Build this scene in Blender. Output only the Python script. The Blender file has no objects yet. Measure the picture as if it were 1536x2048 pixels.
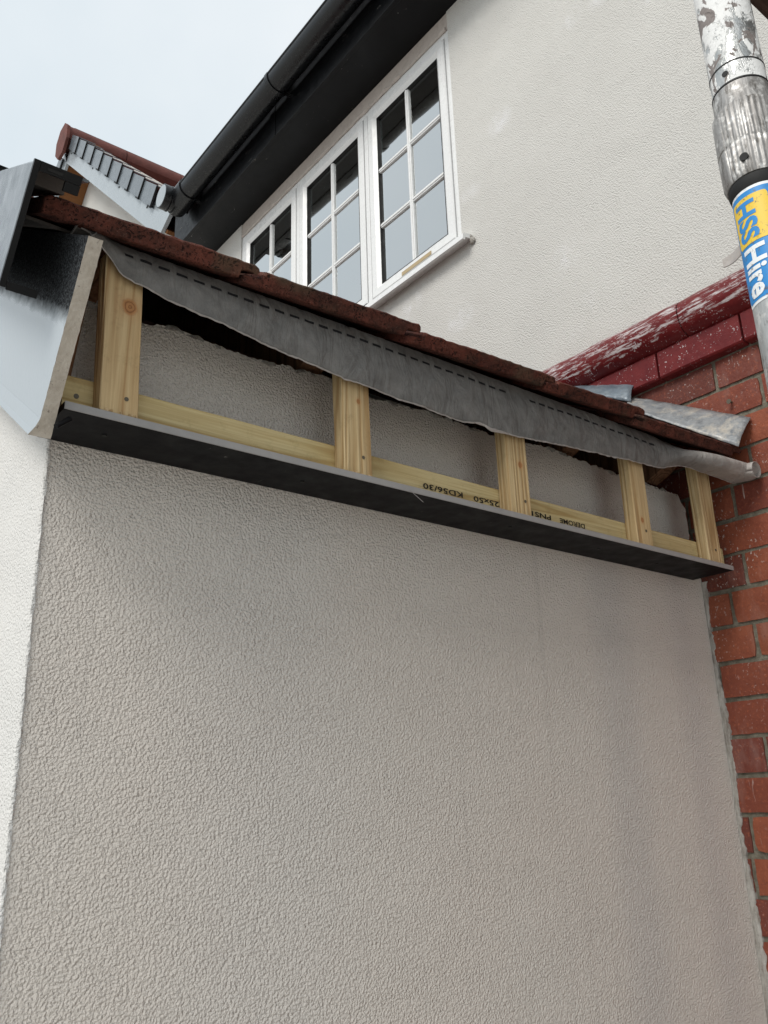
import bpy, bmesh, math, random
from mathutils import Vector, noise
random.seed(7)
R_ = math.radians

# ------------------------------------------------------------------ camera, sky, sun, exposure
# world frame: metres, the camera (eye height 1.6 m) at the origin, +x to the house front, +y along it, ground at z = GZ
GZ = -1.6
scene = bpy.context.scene
yaw, pitch, roll = R_(38.639), R_(18.482), R_(-1.859)
fw = Vector((math.sin(yaw)*math.cos(pitch), math.cos(yaw)*math.cos(pitch), math.sin(pitch)))
r0 = Vector((math.cos(yaw), -math.sin(yaw), 0)); u0 = r0.cross(fw)
rt = r0*math.cos(roll) + u0*math.sin(roll); up = -r0*math.sin(roll) + u0*math.cos(roll)
cd = bpy.data.cameras.new('camera'); cam = bpy.data.objects.new('camera', cd); scene.collection.objects.link(cam)
from mathutils import Matrix
cam.matrix_world = Matrix(((rt.x, up.x, -fw.x, 0), (rt.y, up.y, -fw.y, 0), (rt.z, up.z, -fw.z, 0), (0, 0, 0, 1)))
cd.sensor_fit = 'VERTICAL'; cd.sensor_height = 36; cd.sensor_width = 27; cd.lens = 36*1720/2048
cd.clip_start = 0.02; cd.clip_end = 3000
scene.camera = cam
scene.render.resolution_x = 768; scene.render.resolution_y = 1024

SUN_EL, SUN_AZ = R_(44), R_(193)          # azimuth measured from +x towards +y: veiled sun off to the open side, raking the porch wall
w = bpy.data.worlds.new('World'); scene.world = w; w.use_nodes = True
nt = w.node_tree; nt.nodes.clear()
out = nt.nodes.new('ShaderNodeOutputWorld'); bg = nt.nodes.new('ShaderNodeBackground')
sky = nt.nodes.new('ShaderNodeTexSky'); sky.sky_type = 'NISHITA'; sky.sun_disc = False
sky.sun_elevation = SUN_EL; sky.sun_rotation = math.pi/2 - SUN_AZ
sky.air_density = 1.0; sky.dust_density = 3.0
tc = nt.nodes.new('ShaderNodeTexCoord'); nz = nt.nodes.new('ShaderNodeTexNoise')
nz.inputs['Scale'].default_value = 2.3; nz.inputs['Detail'].default_value = 5
rp = nt.nodes.new('ShaderNodeValToRGB')
rp.color_ramp.elements[0].position = .3; rp.color_ramp.elements[0].color = (4.9, 5.6, 6.0, 1)
rp.color_ramp.elements[1].position = .7; rp.color_ramp.elements[1].color = (6.3, 6.65, 6.85, 1)
mx = nt.nodes.new('ShaderNodeMix'); mx.data_type = 'RGBA'; mx.inputs['Factor'].default_value = .9
nt.links.new(tc.outputs['Generated'], nz.inputs['Vector']); nt.links.new(nz.outputs['Fac'], rp.inputs['Fac'])
nt.links.new(sky.outputs[0], mx.inputs['A']); nt.links.new(rp.outputs[0], mx.inputs['B'])
nt.links.new(mx.outputs['Result'], bg.inputs['Color']); nt.links.new(bg.outputs[0], out.inputs[0])
bg.inputs['Strength'].default_value = 0.1
sd = bpy.data.lights.new('sun', 'SUN'); so = bpy.data.objects.new('sun', sd); scene.collection.objects.link(so)
sd.energy = 1.5; sd.angle = R_(28); sd.color = (1, .96, .9)
sv = Vector((math.cos(SUN_EL)*math.cos(SUN_AZ), math.cos(SUN_EL)*math.sin(SUN_AZ), math.sin(SUN_EL)))
so.rotation_euler = sv.to_track_quat('Z', 'Y').to_euler()
scene.view_settings.view_transform = 'Standard'; scene.view_settings.look = 'None'
scene.view_settings.exposure = 0.56; scene.view_settings.gamma = 1.0
scene.render.engine = 'CYCLES'
scene.cycles.max_bounces = 6; scene.cycles.transparent_max_bounces = 12

# ------------------------------------------------------------------ helpers
WL = {}
def link(o): scene.collection.objects.link(o); return o
def thing(name, loc, label, cat):
    o = link(bpy.data.objects.new(name, None)); o.location = loc; o.empty_display_size = .1
    WL[o] = Vector(loc); o['label'] = label; o['category'] = cat
    return o
def obj(name, V, F, mats, parent=None, label=None, smooth=False, fm=None, origin=None):
    V = [Vector(v) for v in V]
    if origin is None:
        lo = Vector([min(v[i] for v in V) for i in range(3)]); hi = Vector([max(v[i] for v in V) for i in range(3)])
        origin = Vector(((lo.x+hi.x)/2, (lo.y+hi.y)/2, lo.z))
    origin = Vector(origin)
    me = bpy.data.meshes.new(name); me.from_pydata([v-origin for v in V], [], F)
    if not isinstance(mats, (list, tuple)): mats = [mats]
    for m in mats: me.materials.append(m)
    if fm: me.polygons.foreach_set('material_index', fm)
    if smooth: me.polygons.foreach_set('use_smooth', [True]*len(me.polygons))
    bm = bmesh.new(); bm.from_mesh(me); bmesh.ops.recalc_face_normals(bm, faces=bm.faces); bm.to_mesh(me); bm.free()
    if smooth: me.set_sharp_from_angle(angle=R_(40))
    o = link(bpy.data.objects.new(name, me)); WL[o] = origin
    if parent: o.parent = parent; o.location = origin - WL[parent]
    else: o.location = origin
    if label: o['label'] = label
    return o
class MB:
    def __init__(s): s.V = []; s.F = []; s.M = []
    def add(s, V, F, m=0):
        b = len(s.V); s.V += [tuple(v) for v in V]; s.F += [tuple(i+b for i in f) for f in F]; s.M += [m]*len(F); return s
    def box(s, a, b, m=0, bev=0.0):
        (x0, y0, z0), (x1, y1, z1) = a, b
        if bev <= 0:
            V = [(x, y, z) for x in (x0, x1) for y in (y0, y1) for z in (z0, z1)]
            F = [(0, 1, 3, 2), (4, 6, 7, 5), (0, 4, 5, 1), (2, 3, 7, 6), (0, 2, 6, 4), (1, 5, 7, 3)]
            return s.add(V, F, m)
        bm = bmesh.new(); bmesh.ops.create_cube(bm, size=1)
        for v in bm.verts: v.co = Vector((x0+(v.co.x+.5)*(x1-x0), y0+(v.co.y+.5)*(y1-y0), z0+(v.co.z+.5)*(z1-z0)))
        bmesh.ops.bevel(bm, geom=bm.edges[:], offset=bev, segments=2, affect='EDGES', profile=.5)
        bm.verts.index_update()
        s.add([v.co.copy() for v in bm.verts], [[v.index for v in f.verts] for f in bm.faces], m); bm.free(); return s
    def loft(s, rings, closed=True, cap0=True, cap1=True, m=0):
        n = len(rings[0]); V = [p for r in rings for p in r]; F = []
        for i in range(len(rings)-1):
            for j in range(n if closed else n-1):
                k = (j+1) % n; F.append((i*n+j, i*n+k, (i+1)*n+k, (i+1)*n+j))
        if closed and cap0: F.append(tuple(range(n))[::-1])
        if closed and cap1: F.append(tuple((len(rings)-1)*n+j for j in range(n)))
        return s.add(V, F, m)
    def tube(s, a, b, r, n=24, r2=None, m=0, cap=True):
        a, b = Vector(a), Vector(b); d = (b-a).normalized(); q = d.to_track_quat('Z', 'Y'); r2 = r if r2 is None else r2
        e1, e2 = q @ Vector((1, 0, 0)), q @ Vector((0, 1, 0))
        ring = lambda c, r: [c+(e1*math.cos(t)+e2*math.sin(t))*r for t in [2*math.pi*i/n for i in range(n)]]
        return s.loft([ring(a, r), ring(b, r2)], True, cap, cap, m)
    def build(s, name, mats, parent=None, label=None, smooth=False, origin=None):
        return obj(name, s.V, s.F, mats, parent, label, smooth, s.M if isinstance(mats, (list, tuple)) else None, origin)
def nz1(x, y=0, z=0): return noise.noise(Vector((x, y, z)))
def interp(tab, x):
    if x <= tab[0][0]: return tab[0][1]
    for (a, b), (c, d) in zip(tab, tab[1:]):
        if x <= c: return b+(d-b)*(x-a)/(c-a)
    return tab[-1][1]
def rag_box(a, b, amp=.0008, step=.02, ends=0.0):
    """a sawn timber: a box whose long edges wander a little; ends>0 makes the lower end ragged. long axis = z or x"""
    a, b = Vector(a), Vector(b); ax = 2 if (b-a).z > (b-a).x else 0
    L = (b-a)[ax]; n = max(3, int(L/step)); o = [i for i in range(3) if i != ax]; sd = random.random()*90
    rings = []
    for i in range(n+1):
        t = a[ax]+L*i/n; ring = []
        c = [(a[o[0]], a[o[1]]), (b[o[0]], a[o[1]]), (b[o[0]], b[o[1]]), (a[o[0]], b[o[1]])]
        pts = []
        for k in range(4):
            p, q = c[k], c[(k+1) % 4]
            ch = .0016
            d = math.hypot(q[0]-p[0], q[1]-p[1])
            for f in [ch/d, .2, .4, .6, .8, 1-ch/d]: pts.append((p[0]+(q[0]-p[0])*f, p[1]+(q[1]-p[1])*f, k*10+f*5))
        for (p0, p1, key) in pts:
            v = Vector((0, 0, 0)); v[o[0]] = p0+amp*nz1(sd+key, t*12); v[o[1]] = p1+amp*nz1(sd+key+40, t*12); v[ax] = t
            if ends and i == 0: v[ax] += ends*nz1(sd, p0*260, p1*260)*1.6
            ring.append(v)
        rings.append(ring)
    return MB().loft(rings)

# ------------------------------------------------------------------ materials
class N:
    def __init__(s, name, rough=.8, spec=.4):
        s.m = bpy.data.materials.new(name); s.m.use_nodes = True; s.t = s.m.node_tree
        s.b = s.t.nodes['Principled BSDF']; s.b.inputs['Roughness'].default_value = rough
        s.b.inputs['Specular IOR Level'].default_value = spec
        s.pos = s.t.nodes.new('ShaderNodeNewGeometry').outputs['Position']
        s.oc = s.t.nodes.new('ShaderNodeTexCoord').outputs['Object']
        s.rnd = s.t.nodes.new('ShaderNodeObjectInfo').outputs['Random']
    def set(s, node, k, v):
        if v is None: return
        if hasattr(v, 'is_output') or isinstance(v, bpy.types.NodeSocket): s.t.links.new(v, node.inputs[k])
        else: node.inputs[k].default_value = v
    def noise(s, vec, scale, detail=4, rough=.55, dist=0, col=False):
        n = s.t.nodes.new('ShaderNodeTexNoise'); s.set(n, 'Vector', vec); s.set(n, 'Scale', scale); s.set(n, 'Detail', detail)
        s.set(n, 'Roughness', rough); s.set(n, 'Distortion', dist); return n.outputs['Color' if col else 'Fac']
    def vor(s, vec, scale, feat='F1', out='Distance', rnd=1):
        n = s.t.nodes.new('ShaderNodeTexVoronoi'); n.feature = feat; s.set(n, 'Vector', vec); s.set(n, 'Scale', scale); s.set(n, 'Randomness', rnd)
        return n.outputs[out]
    def map(s, vec, scale=(1, 1, 1), loc=(0, 0, 0), rot=(0, 0, 0)):
        n = s.t.nodes.new('ShaderNodeMapping'); s.set(n, 'Vector', vec); s.set(n, 'Scale', scale); s.set(n, 'Location', loc); s.set(n, 'Rotation', rot)
        return n.outputs[0]
    def ramp(s, fac, *st):
        n = s.t.nodes.new('ShaderNodeValToRGB'); cr = n.color_ramp
        while len(cr.elements) < len(st): cr.elements.new(.5)
        for e, (p, c) in zip(cr.elements, st):
            e.position = p; e.color = (c, c, c, 1) if isinstance(c, (int, float)) else (*c, 1)
        s.set(n, 'Fac', fac); return n.outputs[0]
    def mix(s, f, a, b, mode='MIX'):
        n = s.t.nodes.new('ShaderNodeMix'); n.data_type = 'RGBA'; n.blend_type = mode
        f_ = lambda c: (*c, 1) if isinstance(c, tuple) and len(c) == 3 else c
        s.set(n, 'Factor', f); s.set(n, 'A', f_(a)); s.set(n, 'B', f_(b)); return n.outputs['Result']
    def math(s, op, a, b=None, c=None):
        n = s.t.nodes.new('ShaderNodeMath'); n.operation = op; n.use_clamp = False
        for i, v in enumerate((a, b, c)):
            if v is not None:
                if isinstance(v, bpy.types.NodeSocket): s.t.links.new(v, n.inputs[i])
                else: n.inputs[i].default_value = v
        return n.outputs[0]
    def sep(s, vec):
        n = s.t.nodes.new('ShaderNodeSeparateXYZ'); s.set(n, 0, vec); return n.outputs
    def vadd(s, a, b):
        n = s.t.nodes.new('ShaderNodeVectorMath'); n.operation = 'ADD'; s.t.links.new(a, n.inputs[0])
        if isinstance(b, bpy.types.NodeSocket): s.t.links.new(b, n.inputs[1])
        else: n.inputs[1].default_value = b
        return n.outputs[0]
    def bump(s, h, dist, strength=1, prev=None):
        n = s.t.nodes.new('ShaderNodeBump'); s.set(n, 'Height', h); s.set(n, 'Distance', dist); s.set(n, 'Strength', strength)
        if prev is not None: s.t.links.new(prev, n.inputs['Normal'])
        return n.outputs[0]
    def fin(s, col=None, rough=None, nrm=None, metal=None):
        s.set(s.b, 'Base Color', (*col, 1) if isinstance(col, tuple) and len(col) == 3 else col)
        s.set(s.b, 'Roughness', rough); s.set(s.b, 'Normal', nrm); s.set(s.b, 'Metallic', metal); return s.m
M = {}
def render_mat(name, base, patch, bumpd, stains=None, scale=330):
    n = N(name, .92, .2)
    big = n.noise(n.pos, 3.2, 3, .5)
    col = n.mix(n.ramp(big, (.35, 0.0), (.68, 1.0)), base, patch)
    fine = n.noise(n.pos, 55, 3, .6)
    col = n.mix(n.math('MULTIPLY', n.ramp(fine, (.3, 1.0), (.75, 0.0)), .05), col, tuple(c*.72 for c in base))
    if stains: col = stains(n, col)
    amp = n.ramp(n.noise(n.map(n.pos, (1, 1, 2.2), (0, 0, 0), (0, .6, 0)), 7, 4, .7), (.32, .82), (.68, 1.08))
    hh = n.math('MULTIPLY', n.math('SUBTRACT', n.noise(n.pos, scale, 1.8, .5), .5), amp)
    nr = n.bump(hh, bumpd, 1.0); nr = n.bump(n.noise(n.pos, 7, 2), .02, .10, nr)
    return n.fin(col, .93, nr)
def lower_stains(n, col):
    x, y, z = n.sep(n.pos)
    xd = n.math('ADD', x, n.math('MULTIPLY', n.noise(n.map(n.pos, (6, 6, 1.2)), 1.2, 3), .05))
    def band(c, wd, soft):
        d = n.math('ABSOLUTE', n.math('SUBTRACT', xd, c))
        return n.ramp(d, (wd, 1.0), (wd+soft, 0.0))
    col = n.mix(n.math('MULTIPLY', n.ramp(n.noise(n.map(n.pos, (1, 1, .55)), 2.3, 4, .6), (.4, 0.0), (.75, 1.0)), .12), col, (.60, .59, .57))
    col = n.mix(n.math('MULTIPLY', n.ramp(n.noise(n.map(n.pos, (30, 30, 1.1)), 1, 3, .6), (.62, 0.0), (.74, 1.0)), .16), col, (.42, .39, .36))
    col = n.mix(n.math('MULTIPLY', band(1.375, .018, .06), .28), col, (.47, .46, .46))
    col = n.mix(n.math('MULTIPLY', band(1.61, .010, .05), .22), col, (.46, .44, .44))
    col = n.mix(n.math('MULTIPLY', band(.62, .05, .12), .10), col, (.55, .56, .57))
    return col
M['render_lower'] = render_mat('render_lower', (.69, .642, .587), (.69, .634, .576), .0058, lower_stains, 292)
M['render_gable'] = render_mat('render_gable', (.70, .685, .66), (.67, .66, .64), .0044, None, 292)
def upper_marks(n, col):
    v = n.vor(n.map(n.pos, (1, 1.6, 2.0)), 2.4)
    f = n.math('MULTIPLY', n.ramp(v, (.04, 1.0), (.26, 0.0)), n.ramp(n.noise(n.pos, 14, 4, .7), (.4, 0.0), (.7, 1.0)))
    return n.mix(n.math('MULTIPLY', f, .9), col, (.82, .82, .85))
M['render_upper'] = render_mat('render_upper', (.632, .62, .588), (.605, .592, .56), .0052, upper_marks, 225)

def brick_mat():
    n = N('brick_red', .7, .35)
    o2 = n.vadd(n.pos, n.mix(1.0, n.rnd, (9, 9, 9), 'MULTIPLY'))
    base = n.ramp(n.rnd, (0, (.095, .030, .024)), (.2, (.18, .045, .026)), (.5, (.28, .082, .040)), (.75, (.23, .056, .030)), (1, (.14, .040, .030)))
    col = n.mix(n.ramp(n.noise(o2, 22, 5, .65), (.35, 0.0), (.7, .5)), base, (.15, .032, .02))
    col = n.mix(n.math('MULTIPLY', n.ramp(n.noise(o2, 160, 3, .6), (.55, 0.0), (.7, 1.0)), .4), col, (.42, .12, .055))
    # white paint flecks: more towards the string course and on the side open to the roller
    x, y, z = n.sep(n.pos)
    hi = n.ramp(n.math('ADD', z, n.math('MULTIPLY', n.noise(n.pos, 4, 2), .5)), (.35, .15), (1.1, 1.0))
    sp = n.vor(n.vadd(n.map(n.pos, (1, 1.2, .8)), n.mix(1.0, n.noise(n.pos, 90, 2, col=True), (.02, .02, .02), 'MULTIPLY')), 115)
    gate = n.ramp(n.noise(n.pos, 11, 4, .7), (.45, 0.0), (.62, 1.0))
    fl = n.math('MULTIPLY', n.ramp(sp, (.16, 1.0), (.26, 0.0)), n.math('MULTIPLY', gate, hi))
    st = n.ramp(n.noise(n.map(n.pos, (1, 95, 13)), 1, 2, .5, .6), (.70, 0.0), (.74, 1.0))
    st = n.math('MULTIPLY', st, n.math('MULTIPLY', n.ramp(n.noise(n.pos, 6, 2), (.5, 0.0), (.6, 1.0)), .6))
    col = n.mix(n.math('MINIMUM', n.math('ADD', fl, st), .85), col, (.66, .62, .58))
    wash = n.math('MULTIPLY', n.ramp(n.noise(n.map(n.pos, (9, 11, 3.5)), 1, 5, .7), (.52, 0.0), (.72, 1.0)), .22)
    col = n.mix(wash, col, (.50, .40, .36))
    col = n.mix(n.math('MULTIPLY', n.ramp(n.noise(o2, 75, 4, .7), (.6, 0.0), (.7, 1.0)), .5), col, (.09, .03, .025))
    nr = n.bump(n.noise(o2, 130, 4, .65), .0016, .9); nr = n.bump(n.noise(o2, 25, 3), .004, .5, nr)
    return n.fin(col, n.ramp(n.noise(o2, 40, 3), (.3, .55), (.8, .85)), nr)
M['brick'] = brick_mat()
def mortar_mat():
    n = N('mortar', .95, .2)
    col = n.ramp(n.noise(n.pos, 45, 4, .7), (.3, (.11, .10, .075)), (.55, (.20, .185, .145)), (.8, (.33, .31, .26)))
    return n.fin(col, .95, n.bump(n.noise(n.pos, 240, 4, .7), .003))
M['mortar'] = mortar_mat()
def smear_mat():
    n = N('render_smear', .95, .2)
    col = n.ramp(n.noise(n.map(n.pos, (1, 1, .25)), 90, 4, .7), (.3, (.19, .16, .14)), (.5, (.34, .32, .29)), (.75, (.52, .5, .47)))
    return n.fin(col, .95, n.bump(n.noise(n.pos, 200, 4, .7), .003))
M['smear'] = smear_mat()
def redpaint_mat(name, amount, lowz):
    n = N(name, .42, .22)
    col = n.ramp(n.noise(n.pos, 30, 4, .6), (.3, (.115, .012, .014)), (.7, (.17, .022, .022)))
    sp = n.vor(n.vadd(n.pos, n.mix(1.0, n.noise(n.pos, 90, 2, col=True), (.02, .02, .02), 'MULTIPLY')), 135)
    fl = n.math('MULTIPLY', n.ramp(sp, (.15, 1.0), (.25, 0.0)), n.ramp(n.noise(n.pos, 17, 4, .7), (.45, 0.0), (.62, 1.0)))
    s2 = n.ramp(n.noise(n.map(n.pos, (70, 14, 110)), 1, 7, .75, .25), (amount, 0.0), (amount+.09, 1.0))
    x, y, z = n.sep(n.pos)
    tp = n.ramp(n.math('ADD', z, n.math('MULTIPLY', n.noise(n.pos, 35, 3), .04)), (0, 0.0), (1, 1.0)) if False else n.math('GREATER_THAN', n.math('ADD', z, n.math('MULTIPLY', n.noise(n.pos, 30, 3), .05)), lowz)
    s2 = n.math('MULTIPLY', s2, tp)
    f = n.math('MINIMUM', n.math('ADD', fl, s2), .9)
    col = n.mix(f, col, (.6, .56, .56))
    return n.fin(col, n.mix(f, (.36, .36, .36), (.8, .8, .8)), n.bump(n.noise(n.pos, 90, 4, .6), .0016, .7))
M['red_roll'] = redpaint_mat('red_paint_roll', .505, 1.035)
M['red_block'] = redpaint_mat('red_paint_block', .74, .9)
def tile_mat():
    n = N('concrete_tile', .9, .25)
    o2 = n.vadd(n.pos, n.mix(1.0, n.rnd, (5, 5, 5), 'MULTIPLY'))
    a = n.ramp(n.noise(o2, 26, 5, .7), (.3, (.035, .018, .014)), (.5, (.095, .033, .024)), (.72, (.16, .05, .036)))
    a = n.mix(1.0, a, n.ramp(n.rnd, (0, (.7, .7, .7)), (.5, (1.15, 1.1, 1.05)), (1, (1.0, .85, .8))), 'MULTIPLY')
    a = n.mix(n.math('MULTIPLY', n.ramp(n.noise(o2, 330, 3, .7), (.6, 0.0), (.7, 1.0)), .5), a, (.22, .13, .10))
    pit = n.vor(n.vadd(o2, n.mix(1.0, n.noise(o2, 50, 2, col=True), (.03, .03, .03), 'MULTIPLY')), 240)
    g = n.ramp(n.noise(o2, 45, 3), (.36, 0.0), (.55, 1.0))
    pf = n.math('MULTIPLY', n.ramp(pit, (.14, 1.0), (.4, 0.0)), g)
    col = n.mix(n.math('MULTIPLY', pf, .75), a, (.018, .012, .01))
    lic = n.math('MULTIPLY', n.ramp(n.noise(o2, 9, 3, .6), (.55, 0.0), (.66, 1.0)), .45)
    col = n.mix(lic, col, (.10, .085, .055))
    h = n.math('SUBTRACT', n.noise(o2, 120, 5, .7), n.math('MULTIPLY', pf, 1.6))
    return n.fin(col, .92, n.bump(h, .004, 1))
M['tile'] = tile_mat()
def felt_mat():
    n = N('roofing_underlay', .85, .3)
    c = n.ramp(n.noise(n.pos, 38, 6, .72), (.3, (.125, .121, .116)), (.7, (.225, .218, .208)))
    c = n.mix(n.ramp(n.noise(n.pos, 420, 2), (.4, 0.0), (.7, .25)), c, (.19, .188, .185))
    x, y, z = n.sep(n.pos)
    xe = n.math('ADD', n.math('ADD', x, n.math('MULTIPLY', z, 1.2)), n.math('MULTIPLY', n.noise(n.pos, 30, 3), .05))
    c = n.mix(n.ramp(n.math('MULTIPLY', n.math('SUBTRACT', xe, 2.0), 1.5), (.39, 0.0), (.56, .75)), c, (.42, .385, .36))
    nr = n.bump(n.noise(n.pos, 500, 3), .0006, .7); nr = n.bump(n.noise(n.map(n.pos, (1.4, 1, .5), (0, 0, 0), (0, .5, 0)), 22, 4, .6, .8), .012, .7, nr)
    return n.fin(c, .8, nr)
M['felt'] = felt_mat()
def felt_light():
    n = N('underlay_reverse', .8, .3)
    c = n.ramp(n.noise(n.pos, 50, 5, .7), (.3, (.30, .27, .25)), (.7, (.46, .43, .41)))
    return n.fin(c, .8, n.bump(n.noise(n.pos, 400, 3), .0008, .6))
M['felt_light'] = felt_light()
def wood_mat(name, axis, lo, mid, hi, knot=None):
    n = N(name, .72, .3)
    v = n.vadd(n.oc, n.mix(1.0, n.rnd, (3.1, 1.7, 2.3), 'MULTIPLY'))
    sc = (1, 1, .05) if axis == 2 else (.05, 1, 1)
    sw = n.map(v, sc)
    warp = n.noise(sw, 9, 2, .5)
    fld = n.noise(n.map(v, (1, 1, .035) if axis == 2 else (.03, 1, 1)), 15, 2, .45)
    ring = n.math('ADD', n.math('MULTIPLY', n.math('SINE', n.math('MULTIPLY', fld, 95 if axis == 2 else 70)), .5), .5)
    fib = n.noise(n.map(v, (260, 260, 7) if axis == 2 else (7, 260, 260)), 1, 3, .6)
    col = n.mix(n.ramp(ring, (.1, 0.15), (.55, .7), (.95, 1.0)), mid, hi)
    col = n.mix(n.ramp(ring, (.0, .85), (.22, 0.0)), col, lo)
    col = n.mix(n.math('MULTIPLY', n.ramp(fib, (.38, 1.0), (.62, 0.0)), .5), col, lo)
    col = n.mix(n.math('MULTIPLY', n.ramp(warp, (.45, 0.0), (.7, 1.0)), .35), col, (hi[0]*.95, hi[1]*.8, hi[2]*.66))
    if knot:
        for (kx, kz, kr) in knot:
            x, y, z = n.sep(n.pos)
            dx = n.math('DIVIDE', n.math('SUBTRACT', x, kx), kr); dz = n.math('DIVIDE', n.math('SUBTRACT', z, kz), kr*1.15)
            d = n.math('SQRT', n.math('ADD', n.math('MULTIPLY', dx, dx), n.math('MULTIPLY', dz, dz)))
            d = n.math('ADD', d, n.math('MULTIPLY', n.math('SUBTRACT', n.noise(n.pos, 120, 3), .5), .5))
            wv = n.math('SINE', n.math('MULTIPLY', d, 11))
            kc = n.mix(n.ramp(wv, (.0, 0.0), (1, .7)), (.46, .22, .085), (.2, .075, .03))
            d4 = n.math('MULTIPLY', d, .25)
            col = n.mix(n.math('MULTIPLY', n.ramp(d4, (.26, 1.0), (.65, 0.0)), .4), col, (.5, .27, .12))
            col = n.mix(n.ramp(d4, (.23, 1.0), (.33, 0.0)), col, kc)
    col = n.mix(n.math('MULTIPLY', n.ramp(n.noise(n.pos, 38, 5, .75), (.56, 0.0), (.72, 1.0)), .3), col, tuple(k*.5 for k in lo))
    return n.fin(col, .75, n.bump(n.math('ADD', n.math('MULTIPLY', fib, 1.5), ring), .0009, .8))
M['stud'] = wood_mat('sawn_pine_upright', 2, (.38, .235, .105), (.54, .385, .195), (.64, .495, .28))
M['stud_knot'] = wood_mat('sawn_pine_knotty', 2, (.38, .23, .105), (.54, .375, .19), (.64, .485, .27), [(.339, .588, .0085)])
M['stud_b'] = wood_mat('sawn_pine_small_knots', 2, (.38, .235, .105), (.54, .385, .195), (.64, .495, .28), [(1.03, .53, .0045), (1.361, .49, .004), (.69, .555, .003)])
M['batten'] = wood_mat('treated_pine_batten', 0, (.41, .28, .115), (.57, .445, .215), (.65, .535, .29))
M['rafter'] = wood_mat('old_rafter', 2, (.10, .05, .025), (.19, .095, .05), (.26, .14, .08))
M['fresh_cut'] = wood_mat('end_grain', 2, (.42, .27, .12), (.55, .38, .2), (.66, .5, .3))
def plastic(name, col, rough, spec=.5, marks=0, dust=None, bumps=.0004):
    n = N(name, rough, spec); c = n.mix(n.ramp(n.noise(n.pos, 11, 4, .6), (.3, 0.0), (.75, 1.0)), col, tuple(min(k*1.3, k+.03) for k in col))
    if dust:
        f = n.math('MULTIPLY', n.ramp(n.noise(n.pos, 45, 5, .75), (.48, 0.0), (.75, 1.0)), dust[0]); c = n.mix(f, c, dust[1])
    if marks:
        s = n.ramp(n.noise(n.map(n.pos, (40, 22, 70)), 1, 5, .75, 1.0), (.655, 0.0), (.68, 1.0))
        s = n.math('MULTIPLY', s, n.ramp(n.noise(n.pos, 7, 2), (.5, 0.0), (.6, 1.0)))
        c = n.mix(n.math('MULTIPLY', s, marks), c, (.45, .43, .4))
    return n.fin(c, n.ramp(n.noise(n.pos, 30, 4, .6), (.3, max(.05, rough-.1)), (.8, rough+.15)), n.bump(n.noise(n.pos, 120, 3), bumps, .5))
M['black_upvc'] = plastic('black_upvc', (.0035, .0038, .0045), .42, .22, .6)
M['gutter_black'] = plastic('gutter_black', (.005, .0055, .0065), .3, .4, 0)
M['soffit_dark'] = plastic('soffit_dark', (.005, .005, .006), .55, .14, .3, (.3, (.022, .021, .020)))
M['soffit_edge'] = plastic('soffit_cut_edge', (.30, .29, .285), .6, .4, 0, (.4, (.42, .4, .38)))
M['verge_grey'] = plastic('verge_plastic', (.085, .10, .115), .24, .6, 0, (.25, (.15, .165, .18)))
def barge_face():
    n = N('bargeboard_shade_and_grime', .24, .6)
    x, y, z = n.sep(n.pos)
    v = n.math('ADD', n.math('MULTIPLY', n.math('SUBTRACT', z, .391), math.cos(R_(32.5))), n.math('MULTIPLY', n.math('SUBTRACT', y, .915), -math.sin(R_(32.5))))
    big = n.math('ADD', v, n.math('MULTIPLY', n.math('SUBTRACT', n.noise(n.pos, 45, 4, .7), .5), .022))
    f = n.ramp(n.math('MULTIPLY', big, 4), (.50, 0.0), (.58, 1.0))  # upper part blackened: shade under the verge cap painted in, mixed with speckled grime
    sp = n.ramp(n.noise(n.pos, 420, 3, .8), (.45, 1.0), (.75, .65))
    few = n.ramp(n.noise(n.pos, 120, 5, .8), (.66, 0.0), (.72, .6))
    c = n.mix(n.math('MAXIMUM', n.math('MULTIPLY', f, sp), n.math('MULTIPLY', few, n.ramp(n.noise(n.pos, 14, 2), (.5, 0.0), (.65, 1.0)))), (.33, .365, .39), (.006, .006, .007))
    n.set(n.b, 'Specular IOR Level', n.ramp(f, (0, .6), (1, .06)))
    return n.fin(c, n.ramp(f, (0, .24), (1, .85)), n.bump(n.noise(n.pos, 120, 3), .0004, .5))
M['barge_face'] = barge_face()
M['board_white'] = plastic('bargeboard_face', (.30, .335, .36), .22, .6, 0, (.25, (.45, .47, .48)))
def board_end():
    n = N('bargeboard_cut_end', .85, .3)
    c = n.ramp(n.noise(n.pos, 60, 4, .7), (.3, (.40, .35, .29)), (.7, (.54, .49, .42)))
    c = n.mix(n.ramp(n.noise(n.pos, 150, 4, .7), (.62, 0.0), (.7, .7)), c, (.13, .10, .085))
    return n.fin(c, .85, n.bump(n.noise(n.pos, 260, 4), .0012, .8))
M['board_end'] = board_end()
M['white_upvc'] = plastic('white_upvc', (.74, .745, .74), .28, .45, 0, (.10, (.52, .50, .47)))
M['seal'] = plastic('black_gasket', (.012, .012, .012), .6, .3)
M['tan'] = plastic('tan_tape', (.40, .31, .18), .6, .3)
M['foam'] = smear_mat.__call__() if False else plastic('filler_foam', (.5, .45, .41), .9, .2, 0, (.5, (.3, .26, .23)), .004)
M['red_tile'] = tile_mat()
def far_tile():
    n = N('red_ridge_tile', .75, .3)
    c = n.ramp(n.noise(n.pos, 12, 4, .65), (.3, (.09, .032, .025)), (.7, (.16, .054, .042)))
    return n.fin(c, .75, n.bump(n.noise(n.pos, 60, 3), .004, .6))
M['far_tile'] = far_tile()
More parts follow.
